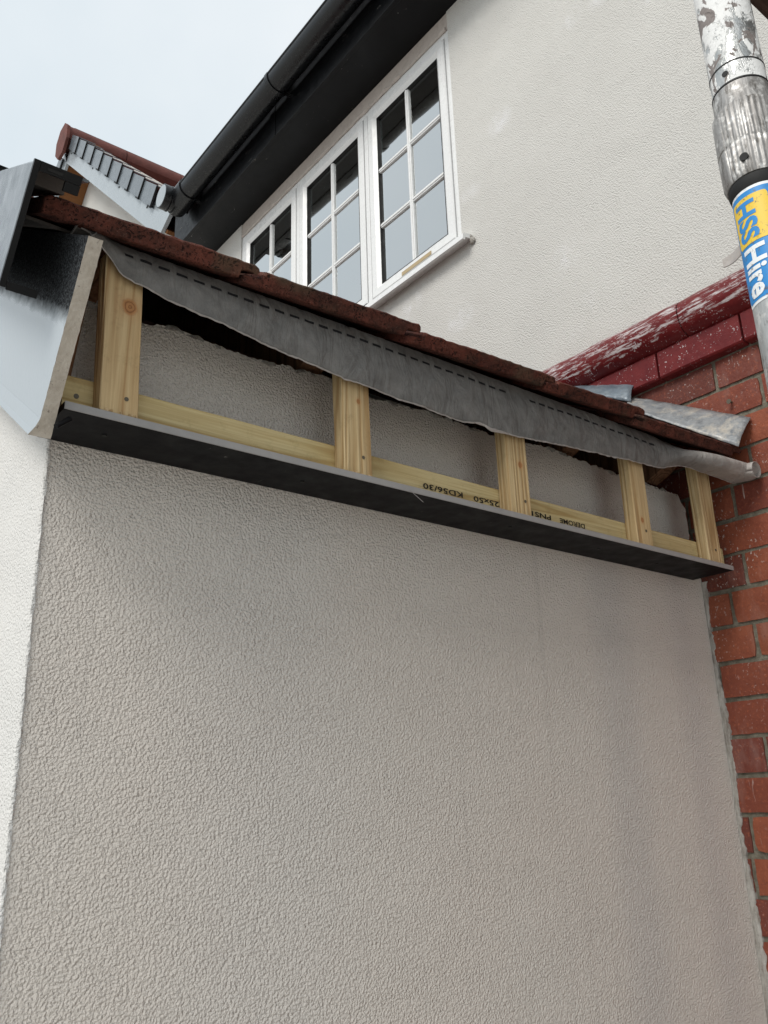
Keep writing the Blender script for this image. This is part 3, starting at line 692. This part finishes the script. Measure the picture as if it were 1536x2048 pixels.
# batten, studs
bt = rag_box((.276, .9405, .4392), (1.676, .9655, .4880), .0005, .05).build('batten', M['batten'], porch, 'long pale treated batten with black stencilled print')
studs = [(.3115, .3595, .4420, .655, -.006), (.664, .7135, .4400, .66, -.005), (.998, 1.0485, .4392, .66, 0), (1.339, 1.3865, .4396, .665, 0), (1.577, 1.6240, .4396, .665, 0)]
for i, (a, b, z0, z1, lean) in enumerate(studs):
    mb = rag_box((a, .9150, z0), (b, .9400, z1), .0006, .015, .0022)
    mb.V = [(x+lean*(z-z0)/(z1-z0), y, z) for x, y, z in mb.V]
    st = mb.build('stud', M['stud_knot'] if i == 0 else (M['stud_b'] if i in (1, 2, 3) else M['stud']), porch)
    hx, hz = a+(b-a)*(.66, .66, .72, .62, .6)[i], z0+(.021, .028, .026, .03, .028)[i]
    MB().tube((hx, .9144, hz), (hx, .9156, hz), .0028, 10).build('screw', M['steel'], st)
    # splintered fringe at the sawn foot
    m = MB()
    for k in range(14):
        x = a+.002+(b-a-.004)*random.random(); l = .002+.004*random.random(); w_ = .0008+.001*random.random()
        m.add([(x-w_, .9142, z0+.003), (x+w_, .9142, z0+.003), (x+random.uniform(-.002, .002), .9130, z0-l*.5), (x, .9165, z0+.003)], [(0, 1, 2), (1, 3, 2), (3, 0, 2), (0, 3, 1)])
    m.build('splinters', M['fresh_cut'], st)
MB().tube((.292, .9396, .463), (.292, .9406, .463), .0032, 10).build('screw', M['steel'], bt)
MB().tube((.289, .9396, .4475), (.289, .9406, .4475), .0030, 10).build('screw', M['steel'], bt)
# stencilled print, upside down on the batten
def text_mesh(txt, size, bold=0.0):
    cu = bpy.data.curves.new('t', 'FONT'); cu.body = txt; cu.size = size; cu.align_x = 'LEFT'; cu.offset = bold; cu.resolution_u = 3
    o = bpy.data.objects.new('t', cu); link(o); dg = bpy.context.evaluated_depsgraph_get(); me = bpy.data.meshes.new_from_object(o.evaluated_get(dg))
    bm = bmesh.new(); bm.from_mesh(me); bmesh.ops.triangulate(bm, faces=bm.faces)
    bpy.data.objects.remove(o); bpy.data.meshes.remove(me); return bm
def batten_print(txt, xr, xl, z):
    bm = text_mesh(txt, .0125, .00025); bm.verts.index_update()
    xs = [v.co.x for v in bm.verts]; lo, hi = min(xs), max(xs)
    V = [(xr-(v.co.x-lo)/(hi-lo)*(xr-xl), .9397, z-v.co.y) for v in bm.verts]
    obj('stencil_print', V, [[v.index for v in f.verts] for f in bm.faces], M['ink'], bt); bm.free()
batten_print('DEROME', 1.217, 1.149, .4632); batten_print('PNS1', 1.1256, 1.0765, .4634); batten_print('25x50', .997, .9385, .4640); batten_print('KD56/30', .9145, .8305, .4645)
# rafters
def PS(s, n_): return (.872+s*pc-n_*ps, .645+s*ps+n_*pc)
for i, x in enumerate((.288, .655, .955, 1.275, 1.560)):
    sh_ = [.06, .075, .085, .08, .075][i]
    mb = MB(); p = [PS(.09, -.012), PS(1.55, -.012), PS(1.55, -.085), PS(sh_+.055, -.085), PS(sh_+.03, -.05)]
    mb.loft([[(xx, a, b) for a, b in p] for xx in (x, x+.04)]); mb.build('rafter', M['rafter'], porch)
# roof deck on both slopes keeps the loft dark
m = MB(); p = [PS(.16, -.004), PS(1.66, -.004), PS(1.66, -.009), PS(.16, -.009)]
m.loft([[(x, a, b) for a, b in p] for x in (XG-.01, X0-.002)])
rear = [(2*RYP-a, b) for a, b in p]; m.loft([[(x, a, b) for a, b in rear] for x in (XG-.01, X0-.002)])
m.build('underlay_deck', M['felt'], porch)
# tiles
joints = [.213, .492, .772, 1.076, 1.328, 1.672]
def tile(x0, x1, s0, ln, dz, first, sd, par):
    lip, T = .026, .0235; tw = .006*nz1(sd, 3)
    xa = x0 if first else x0-.022
    pf = []
    def seg(p, q):
        d = math.hypot(q[0]-p[0], q[1]-p[1]); k = max(1, int(d/.006))
        for i in range(k): pf.append((p[0]+(q[0]-p[0])*i/k, p[1]+(q[1]-p[1])*i/k))
    if first: pts = [(xa, 0), (x1-.028, 0), (x1-.026, .011), (x1-.003, .012), (x1-.001, .017), (x1-.003, T-.003), (x1-.008, T), (xa+.006, T), (xa, T-.005)]
    else: pts = [(xa, 0), (x1-.028, 0), (x1-.026, .011), (x1-.003, .012), (x1-.001, .017), (x1-.003, T-.003), (x1-.008, T), (x0+.010, T), (x0+.006, T-.005), (x0+.005, .009), (xa, .0105)]
    for i in range(len(pts)): seg(pts[i], pts[(i+1) % len(pts)])
    rings = []
    for (s, ins) in ((0, .0022), (.0015, .0008), (.005, 0), (.03, 0), (ln*.5, 0), (ln, 0)):
        cx, cy = (xa+x1)/2, T/2; ring = []
        for (x, n_) in pf:
            j = 1 if s < .02 else .3
            xx = x+(-ins if x > cx else ins)*.6+.0012*j*nz1(sd+x*90, n_*200); nn = n_+(-ins if n_ > cy else ins)+.0016*j*nz1(sd+x*70, n_*60, 4)+.0008*j*nz1(sd+x*240, n_*90, 8)
            a, b = PS(s0+s+.0025*j*nz1(sd+x*60, n_*140, 2)+tw*(x-x0)/(x1-x0), nn+dz+s/ln*-.012+.0085*((x-x0)/(x1-x0)-.5))
            ring.append((xx, a, b+(x-.2)*.010))
        rings.append(ring)
    return MB().loft(rings).build('roof_tile', M['tile'], par)
rf = MB(); 
for k in range(5):
    q = [PS(.10+k*.32, -.002), PS(.14+k*.32, -.002), PS(.14+k*.32, .012), PS(.10+k*.32, .012)]
    if k: rf.loft([[(x, a, b+(x-.2)*.008-.002) for a, b in q] for x in (.24, 1.675)])
rfo = rf.build('tile_battens', M['rafter'], porch)
for r in range(5):
    for i in range(5):
        off = 0 if r % 2 == 0 else 0
        t = tile(joints[i], joints[i+1], r*.32, .40, .006+.014*(r > 0)+random.uniform(-.001, .001)+(-.003, 0, .001, .004, .0)[i], i == 0, r*31+i*7.3, rfo)
rear_t = MB()
for k in range(5):
    q = [PS(k*.3, .004), PS(k*.3+.36, .0), PS(k*.3+.36, .02), PS(k*.3, .03)]; rear_t.loft([[(x, 2*RYP-a, b) for a, b in q] for x in (.213, 1.675)])
rear_t.build('rear_tiles', M['far_tile'], rfo)
m = MB(); m.loft([[(x, RYP+.12*math.cos(t), PS(1.63, .0)[1]-.06+.10*math.sin(t)) for t in [R_(-20+220*j/12) for j in range(13)]] for x in (.2, 1.675)]); m.build('ridge', M['far_tile'], rfo, None, True)
# bargeboard: wide board on the gable, square cut at its foot
def BP(u, v): return (.915+u*pc-v*ps, .391+u*ps+v*pc)
m = MB(); p = [BP(0, 0), BP(1.62, 0), BP(1.62, .224), BP(0, .224)]
V = [(.2445, a, b) for a, b in p]+[(.260, a, b) for a, b in p]
m.add(V, [(0, 1, 2, 3), (4, 7, 6, 5), (0, 4, 5, 1), (1, 5, 6, 2), (2, 6, 7, 3)], 0)
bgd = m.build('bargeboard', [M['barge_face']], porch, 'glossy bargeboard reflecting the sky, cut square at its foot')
m = MB(); V = []; F = []; n = 40
for i in range(n+1):
    v = .224*i/n; e = .0008
    for k in range(5):
        a, b = BP(-.0004+.0006*nz1(i*.8, k), v+(.0006*nz1(k*3.1, 2) if i in (0, n) else 0)); xo_ = .2442-.0085*max(0, 1-v/.022)**1.6; V.append((xo_+(.2603-xo_)*k/4+(.0006*nz1(i*.7, k+9) if k in (0, 4) else 0), a, b))
    if i:
        for k in range(4): F.append((5*i-5+k, 5*i+k, 5*i+k+1, 5*i-5+k+1))
obj('cut_end', V, F, M['board_end'], bgd, 'beige sawn end of the bargeboard')
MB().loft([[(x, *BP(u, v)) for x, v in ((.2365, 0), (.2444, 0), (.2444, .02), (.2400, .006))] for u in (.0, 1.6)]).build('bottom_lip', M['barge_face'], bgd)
a, b = BP(.008, .010); MB().tube((.2595, a-.02, b-.004), (.276, a-.012, b+.012), .0032, 8).build('bracket_stub', M['soffit_dark'], porch)
MB().loft([[(XG-.022, *BP(.03, .01)), (XG-.022, *BP(1.6, .01)), (XG-.022, *BP(1.6, .2)), (XG-.022, *BP(.03, .2))], [(XG+.012, *BP(.11, .01)), (XG+.012, *BP(1.6, .01)), (XG+.012, *BP(1.6, .2)), (XG+.012, *BP(.14, .2))]]).build('packing_board', M['brown'], porch)
# dry verge caps: open C section clipped over the tile ends
def VP(u, v): return (.805+u*pc-v*.664, .6534+u*ps+v*.744)     # origin: top outer corner of the foremost cap; v downwards negative
for i in range(5):
    u0, u1 = i*.32-.0, i*.32+.335; dx = .0; th = .003; w0 = .006
    lift = 0 if i == 0 else .012
    def sec(u, o):
        xo = .190-o
        P_ = [(xo+.058, .0), (xo+.004, .0), (xo, -.004), (xo, -.134), (xo+.004, -.138), (xo+.040, -.138)]
        Q_ = [(xo+.040, -.138+th), (xo+.004+th, -.138+th), (xo+th, -.134+th), (xo+th, -.004-th), (xo+.004+th, -th), (xo+.058, -th)]
        return [(x, *VP(u, v+lift+o*.5)) for x, v in P_+Q_]
    m = MB(); m.loft([sec(u0, w0), sec(u0+.05, w0), sec(u1, 0)])
    vc = m.build('verge_cap', M['verge_grey'], porch, 'open grey verge cap at the eaves' if i == 0 else None)
    m = MB()    # rim round the open mouth and the clip tongue over the tile
    rim = lambda x0, x1, v0, v1: m.loft([[(x0, *VP(u0-.004, v0+lift)), (x1, *VP(u0-.004, v0+lift)), (x1, *VP(u0-.004, v1+lift)), (x0, *VP(u0-.004, v1+lift))], [(x0, *VP(u0+.002, v0+lift)), (x1, *VP(u0+.002, v0+lift)), (x1, *VP(u0+.002, v1+lift)), (x0, *VP(u0+.002, v1+lift))]])
    rim(.1835, .190, .003, -.1385); rim(.1905, .2345, .003, -.007); rim(.1905, .224, -.1405, -.131)
    rim(.2185, .2345, -.0075, -.018)
    m.build('rim', M['black_upvc'], vc)
    k = MB(); k.loft([[(.198, *VP(u0-.0055, -.001+lift)), (.214, *VP(u0-.0055, -.001+lift)), (.214, *VP(u0-.0055, -.004+lift)), (.198, *VP(u0-.0055, -.004+lift))], [(.198, *VP(u0-.003, -.001+lift)), (.214, *VP(u0-.003, -.001+lift)), (.214, *VP(u0-.003, -.004+lift)), (.198, *VP(u0-.003, -.004+lift))]]); k.build('slot', M['seal'], vc)
# undercloak strip behind the caps, nest of debris in the mouth
m = MB(); p = [PS(.05, -.006), PS(1.6, -.006), PS(1.6, -.010), PS(.05, -.010)]; m.loft([[(x, a, b) for a, b in p] for x in (.205, .30)]); m.build('undercloak', M['block'], porch)
m = MB(); p = [PS(.0, .026), PS(1.5, .026), PS(1.5, .043), PS(.0, .043)]; m.loft([[(x, a, b) for a, b in p] for x in (.196, .232)]); m.build('verge_filler', M['block'], porch)
m = MB(); p = [PS(.11, -.012), PS(1.6, -.012), PS(1.6, -.16), PS(.11, -.16)]; m.loft([[(x, a, b) for a, b in p] for x in (.262, .275)]); m.build('gable_ladder', M['rafter'], porch)

# loose roofing underlay hanging over the stud tops
low = [(.268, .650), (.285, .648), (.300, .642), (.311, .634), (.321, .6215), (.340, .618), (.357, .615), (.385, .609), (.42, .604), (.46, .600), (.53, .591), (.612, .5835), (.66, .578), (.70, .577), (.80, .573), (.88, .570), (.905, .572), (.93, .578), (.955, .571), (1.0, .574), (1.06, .578), (1.135, .586), (1.25, .595), (1.36, .603), (1.44, .608), (1.49, .623), (1.52, .633), (1.56, .632), (1.62, .626), (1.682, .622)]
def felt_prof(x):
    zl = interp(low, x)+.0012*nz1(x*13, 2)+.0012*nz1(x*90, 5)+.0009*nz1(x*260, 1); zb = (x-.2)*.010
    ts, pts = [], []
    # hanging profile: down the slope, over the stud heads, then hanging
    hang = [PS(.16, -.003), PS(.12, -.003), PS(.085, -.003), PS(.06, -.004)]
    hang = [(a, b+zb) for a, b in hang]
    top_ = (.907, min(.664+zb, PS(.05, -.004)[1]+zb))
    nH = 20; wob = .0035*nz1(x*7, 1)
    for i in range(nH+1):
        f = i/nH; yy = top_[0]-.006*math.sin(f*math.pi)*1.0-.003*f+wob*f+.0042*nz1(x*14, f*2.2, 6)*f+.0018*nz1(x*38+f*4, f*3, 2)*(.3+.7*f)+.0014*nz1(x*95-f*9, f*5, 4)
        hang.append((yy, top_[1]+(zl-top_[1])*f))
    # rolled profile at the brick end: the sheet shoots forward and curls under
    rollp = [(a, b+zb) for a, b in [PS(.16, -.003), PS(.12, -.003), PS(.085, -.004), PS(.06, -.006)]]
    g_ = max(0, (x-1.5)/.18); cy, cz, r = .858-.006*g_, .634, .0125+.0045*g_
    for i in range(nH+1):
        f = i/nH
        if f < .35: g = f/.35; rollp.append((.912-(.912-cy)*g, .662-(.662-(cz+r))*g))
        elif f < .72: a = R_(90)+R_(180)*(f-.35)/.37; rollp.append((cy+r*1.15*math.cos(a), cz+r*math.sin(a)))
        else: g = (f-.72)/.28; rollp.append((cy+.036*g, cz-r+.003*g+.004*nz1(x*30)*g))
    k = max(0, min(1, (x-1.40)/.17)); k = k*k*(3-2*k)
    return [(h[0]*(1-k)+q[0]*k, h[1]*(1-k)+q[1]*k) for h, q in zip(hang, rollp)]
def curl(x):    # the free left end lifts into a small loop
    return max(0, min(1, (.335-x)/.06))
V = []; F = []; NX = 260
for i in range(NX+1):
    x = .264+(1.681-.264)*i/NX; pr = felt_prof(x); k = curl(x)
    for j, (a, b) in enumerate(pr): V.append((x+.004*nz1(b*40, 3)*k, a-.012*k*k+.0, b+.006*k*k*(j/len(pr))))
NP = len(felt_prof(1.0))
for i in range(NX):
    for j in range(NP-1): F.append((i*NP+j, (i+1)*NP+j, (i+1)*NP+j+1, i*NP+j+1))
fm = [0]*len(F)
ft = obj('roofing_underlay', V, F, [M['felt']], porch, 'loose grey roofing underlay hanging below the tile edge', True, fm)
so_ = ft.modifiers.new('thickness', 'SOLIDIFY'); so_.thickness = .0009; so_.offset = 0
# pale torn edge of the underlay
m = MB(); rings = []
for i in range(0, NX+1):
    x, a, b = V[i*NP+NP-1]; r = .0011+.0008*nz1(x*90, 4)+(.0018*max(0, 1-abs(x-.955)/.05))
    rings.append([(x, a-.0006+r*math.cos(t), b+r*1.2*math.sin(t)) for t in (0, 1.57, 3.14, 4.71)])
m.loft(rings); m.build('torn_edge', M['felt_light'], ft)
# loop at the left end
m = MB(); ro = []
for i in range(15):
    t = R_(-60+250*i/14); ro.append((.268+.012*math.cos(t), .652+.011*math.sin(t)))
V2 = [(x, y_, z) for (x, z) in ro for y_ in (.878, .93)]; F2 = [(2*i, 2*i+2, 2*i+3, 2*i+1) for i in range(14)]
lp = obj('curled_end', V2, F2, M['felt'], ft, None, True); sm = lp.modifiers.new('t', 'SOLIDIFY'); sm.thickness = .0012
# the sheet ends in a small open roll pointing at the path
ax_ = Vector((.10, -.93, -.12)).normalized(); e1 = Vector((1, .1, 0)).normalized(); e2 = ax_.cross(e1).normalized(); c_ = Vector((1.652, .872, .6345)); rr_ = []
for i in range(10):
    f = i/9; rad = .0135+.0048*f; cc = c_+ax_*(.047*f)
    rr_.append([cc+e1*rad*1.25*math.cos(t)*(1-.05*k/19)+e2*rad*.95*math.sin(t)*(1-.05*k/19) for k, t in enumerate([R_(-150+350*k/19) for k in range(20)])])
o_ = obj('rolled_end', [p for q in rr_ for p in q], [(i*20+j, i*20+j+1, (i+1)*20+j+1, (i+1)*20+j) for i in range(9) for j in range(19)], M['felt_light'], ft, 'open roll at the brick end of the underlay', True)
sm = o_.modifiers.new('t', 'SOLIDIFY'); sm.thickness = .001
# printed dashed line on the underlay
def felt_pt(x, z):
    pr = felt_prof(x)
    for (a0, b0), (a1, b1) in zip(pr, pr[1:]):
        if min(b0, b1)-1e-9 <= z <= max(b0, b1)+1e-9 and abs(b1-b0) > 1e-9:
            return a0+(a1-a0)*(z-b0)/(b1-b0)
    return None
x = .318; di = 0
while x < 1.40:
    l = .0155; ok = True; Vd = []
    zc = .6490+.0035*nz1(x*3)-.002*(x > 1.0)+(x-.3)*.004
    if .985 < x < 1.03: x += .024; continue
    for xx in (x, x+l*.5, x+l):
        for dz in (-.0021, .0021):
            yy = felt_pt(xx, zc+dz)
            if yy is None: ok = False
            else: Vd.append((xx, yy-.0011, zc+dz))
    if ok: obj('printed_dash', Vd, [(0, 2, 3, 1), (2, 4, 5, 3)], M['dash'], ft)
    x += .0245

# lead flashing where the porch roof meets the bricks
def sheet(name, mat, corners, nu, nv, bulge, label, par, th=.0022):
    A, B, C, D = [Vector(p) for p in corners]; V = []; F = []
    for i in range(nu+1):
        for j in range(nv+1):
            u, v = i/nu, j/nv; p = (A*(1-u)+B*u)*(1-v)+(D*(1-u)+C*u)*v
            p += Vector((bulge(u, v)+.003*nz1(u*5+p.y*9, v*3, 2), .0015*nz1(u*9, v*5, 5), .002*nz1(u*11, v*3, 9))); V.append(p)
    for i in range(nu):
        for j in range(nv): F.append((i*(nv+1)+j, (i+1)*(nv+1)+j, (i+1)*(nv+1)+j+1, i*(nv+1)+j+1))
    o = obj(name, V, F, mat, par, label, True); md = o.modifiers.new('t', 'SOLIDIFY'); md.thickness = th; return o
# front piece: from the wall chase down over the last tile
sheet('lead_flashing', M['lead_old'], [(X0-.004, 1.105, .915), (X0-.004, .830, .755), (1.622, .838, .677), (1.60, 1.085, .858)], 26, 8, lambda u, v: -.006*math.sin(v*3.1), 'old mottled lead flashing over the last tiles', porch)
sheet('lead_flashing', M['lead_new'], [(X0-.010, 1.27, 1.012), (X0-.010, 1.095, .951), (1.632, 1.085, .880), (1.60, 1.27, .985)], 12, 6, lambda u, v: -.008*math.sin(v*3.1), 'clean bluish lead flashing higher up the roof', porch)
sheet('lead_flashing', M['lead_new'], [(X0-.010, 1.48, 1.14), (X0-.010, 1.28, 1.02), (1.632, 1.27, .975), (1.60, 1.48, 1.10)], 12, 6, lambda u, v: -.008*math.sin(v*3.1), None, porch)

# ------------------------------------------------------------------ scaffold tower close to the camera
TD = .76; ta = Vector((.506, .2155, 0)).normalized(); TC = ta*TD; TR = .0254
tower = thing('scaffold_tower', (TC.x, TC.y, GZ), 'paint spattered aluminium scaffold tower leg with a blue and yellow sticker', 'scaffold')
tr_ = Vector((ta.y, -ta.x, 0))
def cyl(z, r, n=48): return [(TC.x+r*math.cos(2*math.pi*i/n), TC.y+r*math.sin(2*math.pi*i/n), z) for i in range(n)]
MB().loft([cyl(GZ+.1, TR), cyl(.55, TR)]).build('lower_tube', M['alu_bare'], tower, None, True)
MB().loft([cyl(.640, TR), cyl(2.6, TR)]).build('upper_tube', M['alu'], tower, 'upper tube crusted with white paint', True)
def sleeve_ring(z, r, amp=.0):
    n = 144; return [(TC.x+(r-(amp if (i//2) % 2 and (i % 48) > 14 else 0))*math.cos(2*math.pi*i/n), TC.y+(r-(amp if (i//2) % 2 and (i % 48) > 14 else 0))*math.sin(2*math.pi*i/n), z) for i in range(n)]
m = MB(); m.loft([sleeve_ring(.6365, TR+.0008), sleeve_ring(.632, TR+.001), sleeve_ring(.616, TR+.0014), sleeve_ring(.611, TR+.0048, .0010), sleeve_ring(.570, TR+.0054, .0014), sleeve_ring(.569, TR+.0044, .0004), sleeve_ring(.566, TR+.0054, .0014), sleeve_ring(.536, TR+.0050, .0014), sleeve_ring(.531, TR+.0030)])
slv = m.build('joint_sleeve', M['alu_sleeve'], tower, 'ribbed grey joint sleeve', True)
for zc, rr in ((.6380, TR+.0011), (.661, TR+.0004)): MB().loft([cyl(zc-.0011, rr-.001), cyl(zc-.0007, rr), cyl(zc+.0007, rr), cyl(zc+.0011, rr-.001)]).build('seal_ring', M['seal'], tower, None, True)
MB().loft([cyl(.5305, TR+.0022), cyl(.527, TR+.0022), cyl(.520, TR+.0006), cyl(.519, TR)]).build('seal_ring', M['seal'], tower, None, True)
def on_tube(phi, z, r): 
    d = -ta*math.cos(phi)+tr_*math.sin(phi); return TC+d*r+Vector((0, 0, z))
def dimple(phi, z, r, mat, par):
    c0, c1 = on_tube(phi, z, TR-.002), on_tube(phi, z, TR+.0058); MB().tube(c0, c1, r, 16).build('rivet_hole', mat, par)
dimple(R_(-14), .5475, .0040, M['seal'], slv)
c0, c1 = on_tube(R_(-22), .6500, TR-.002), on_tube(R_(-22), .650, TR+.0006); MB().tube(c0, c1, .0030, 14).build('rivet_hole', M['seal'], tower)
# sticker wrapped round the lower tube
def patch(ph0, ph1, z0, z1, r, corner=0.0, n=28):
    V = []; F = []; nz_ = 20
    for i in range(n+1):
        ph = ph0+(ph1-ph0)*i/n
        ins = 0
        for j in range(nz_+1):
            e = min(i, n-i)/n*(ph1-ph0)*TR
            ins = corner-math.sqrt(max(0, corner**2-(corner-min(e, corner))**2)) if corner else 0
            V.append(on_tube(ph, z0+ins+(z1-z0-2*ins)*j/nz_, r))
    for i in range(n):
        for j in range(nz_): F.append((i*(nz_+1)+j, (i+1)*(nz_+1)+j, (i+1)*(nz_+1)+j+1, i*(nz_+1)+j+1))
    return V, F
SZ0, SZ1 = .404, .5185
V, F = patch(R_(-82), R_(34), SZ0, SZ1, TR+.0004, .006); stk = obj('sticker', V, F, M['st_white'], tower, 'blue and yellow hire sticker', True)
V, F = patch(R_(-78), R_(29), SZ0+.003, SZ1-.003, TR+.0007, .005); obj('blue_field', V, F, M['st_blue'], stk, None, True)
V, F = patch(R_(-70), R_(12), .4625, SZ1-.0085, TR+.0010, .003); obj('yellow_field', V, F, M['st_yellow'], stk, None, True)
def wrap_text(txt, ztop, zbot, ph0, ph1, mat, r, bold):
    bm = text_mesh(txt, 1.0, bold)
    for k in range(1, 14): bmesh.ops.bisect_plane(bm, geom=bm.verts[:]+bm.edges[:]+bm.faces[:], plane_co=(0, k*.055, 0), plane_no=(0, 1, 0))
    bm.verts.index_update(); xs = [v.co.x for v in bm.verts]; ys = [v.co.y for v in bm.verts]; lo, hi, yl, yh = min(xs), max(xs), min(ys), max(ys)
    V = [on_tube(ph0+(ph1-ph0)*(v.co.y-yl)/(yh-yl), ztop-(v.co.x-lo)/(hi-lo)*(ztop-zbot), r) for v in bm.verts]
    obj('lettering', V, [[v.index for v in f.verts] for f in bm.faces], mat, stk); bm.free()
wrap_text('HSS', .5055, .4655, R_(-60), R_(-14), M['st_blue'], TR+.0013, .035)
wrap_text('Hire', .4590, .4095, R_(-60), R_(-10), M['st_white'], TR+.0011, .03)
# torn tab of tape sticking out beside the sticker
m = MB(); rings = []
b0 = on_tube(R_(-92), .4735, TR)
for i in range(9):
    f = i/8; p = b0+(-tr_*.017*f)+Vector((0, 0, -.010*f-.004*math.sin(f*3)))-ta*.004*math.sin(f*2.5); h = .0055-.001*f
    rings.append([p+Vector((0, 0, h))+ta*.0005, p+Vector((0, 0, -h)), p+Vector((0, 0, -h))+ta*.0015, p+Vector((0, 0, h))+ta*.002])
m.loft(rings).build('torn_tape', M['felt_light'], tower, None, True)
for z in (-1.2, -.3, 1.19): MB().tube(TC+Vector((0, 0, z)), TC+tr_*.7+Vector((0, 0, z)), .02, 20).build('rung', M['alu_bare'], tower, None, True)
MB().loft([cyl(GZ, .06), cyl(GZ+.02, .06), cyl(GZ+.06, .03), cyl(GZ+.11, .03)]).build('base_foot', M['seal'], tower, None, True)
T2 = TC+tr_*.7
m = MB(); m.tube(T2+Vector((0, 0, GZ)), T2+Vector((0, 0, 2.6)), TR, 32); m.build('second_leg', M['alu_bare'], tower, None, True)
plat = MB(); plat.box((.62, -1.2, 1.250), (1.44, .462, 1.262)); 
pl = thing('scaffold_platform', (.95, -.3, 1.25), 'dark brown plywood scaffold platform in the top right corner', 'platform')
plat.build('deck', M['dark_wood'], pl)
MB().box((1.4405, -1.2, 1.225), (1.47, .462, 1.275), bev=.003).build('edge_beam', M['alu_bare'], pl)
MB().box((.59, -1.2, 1.225), (.6195, .462, 1.275), bev=.003).build('edge_beam', M['alu_bare'], pl)
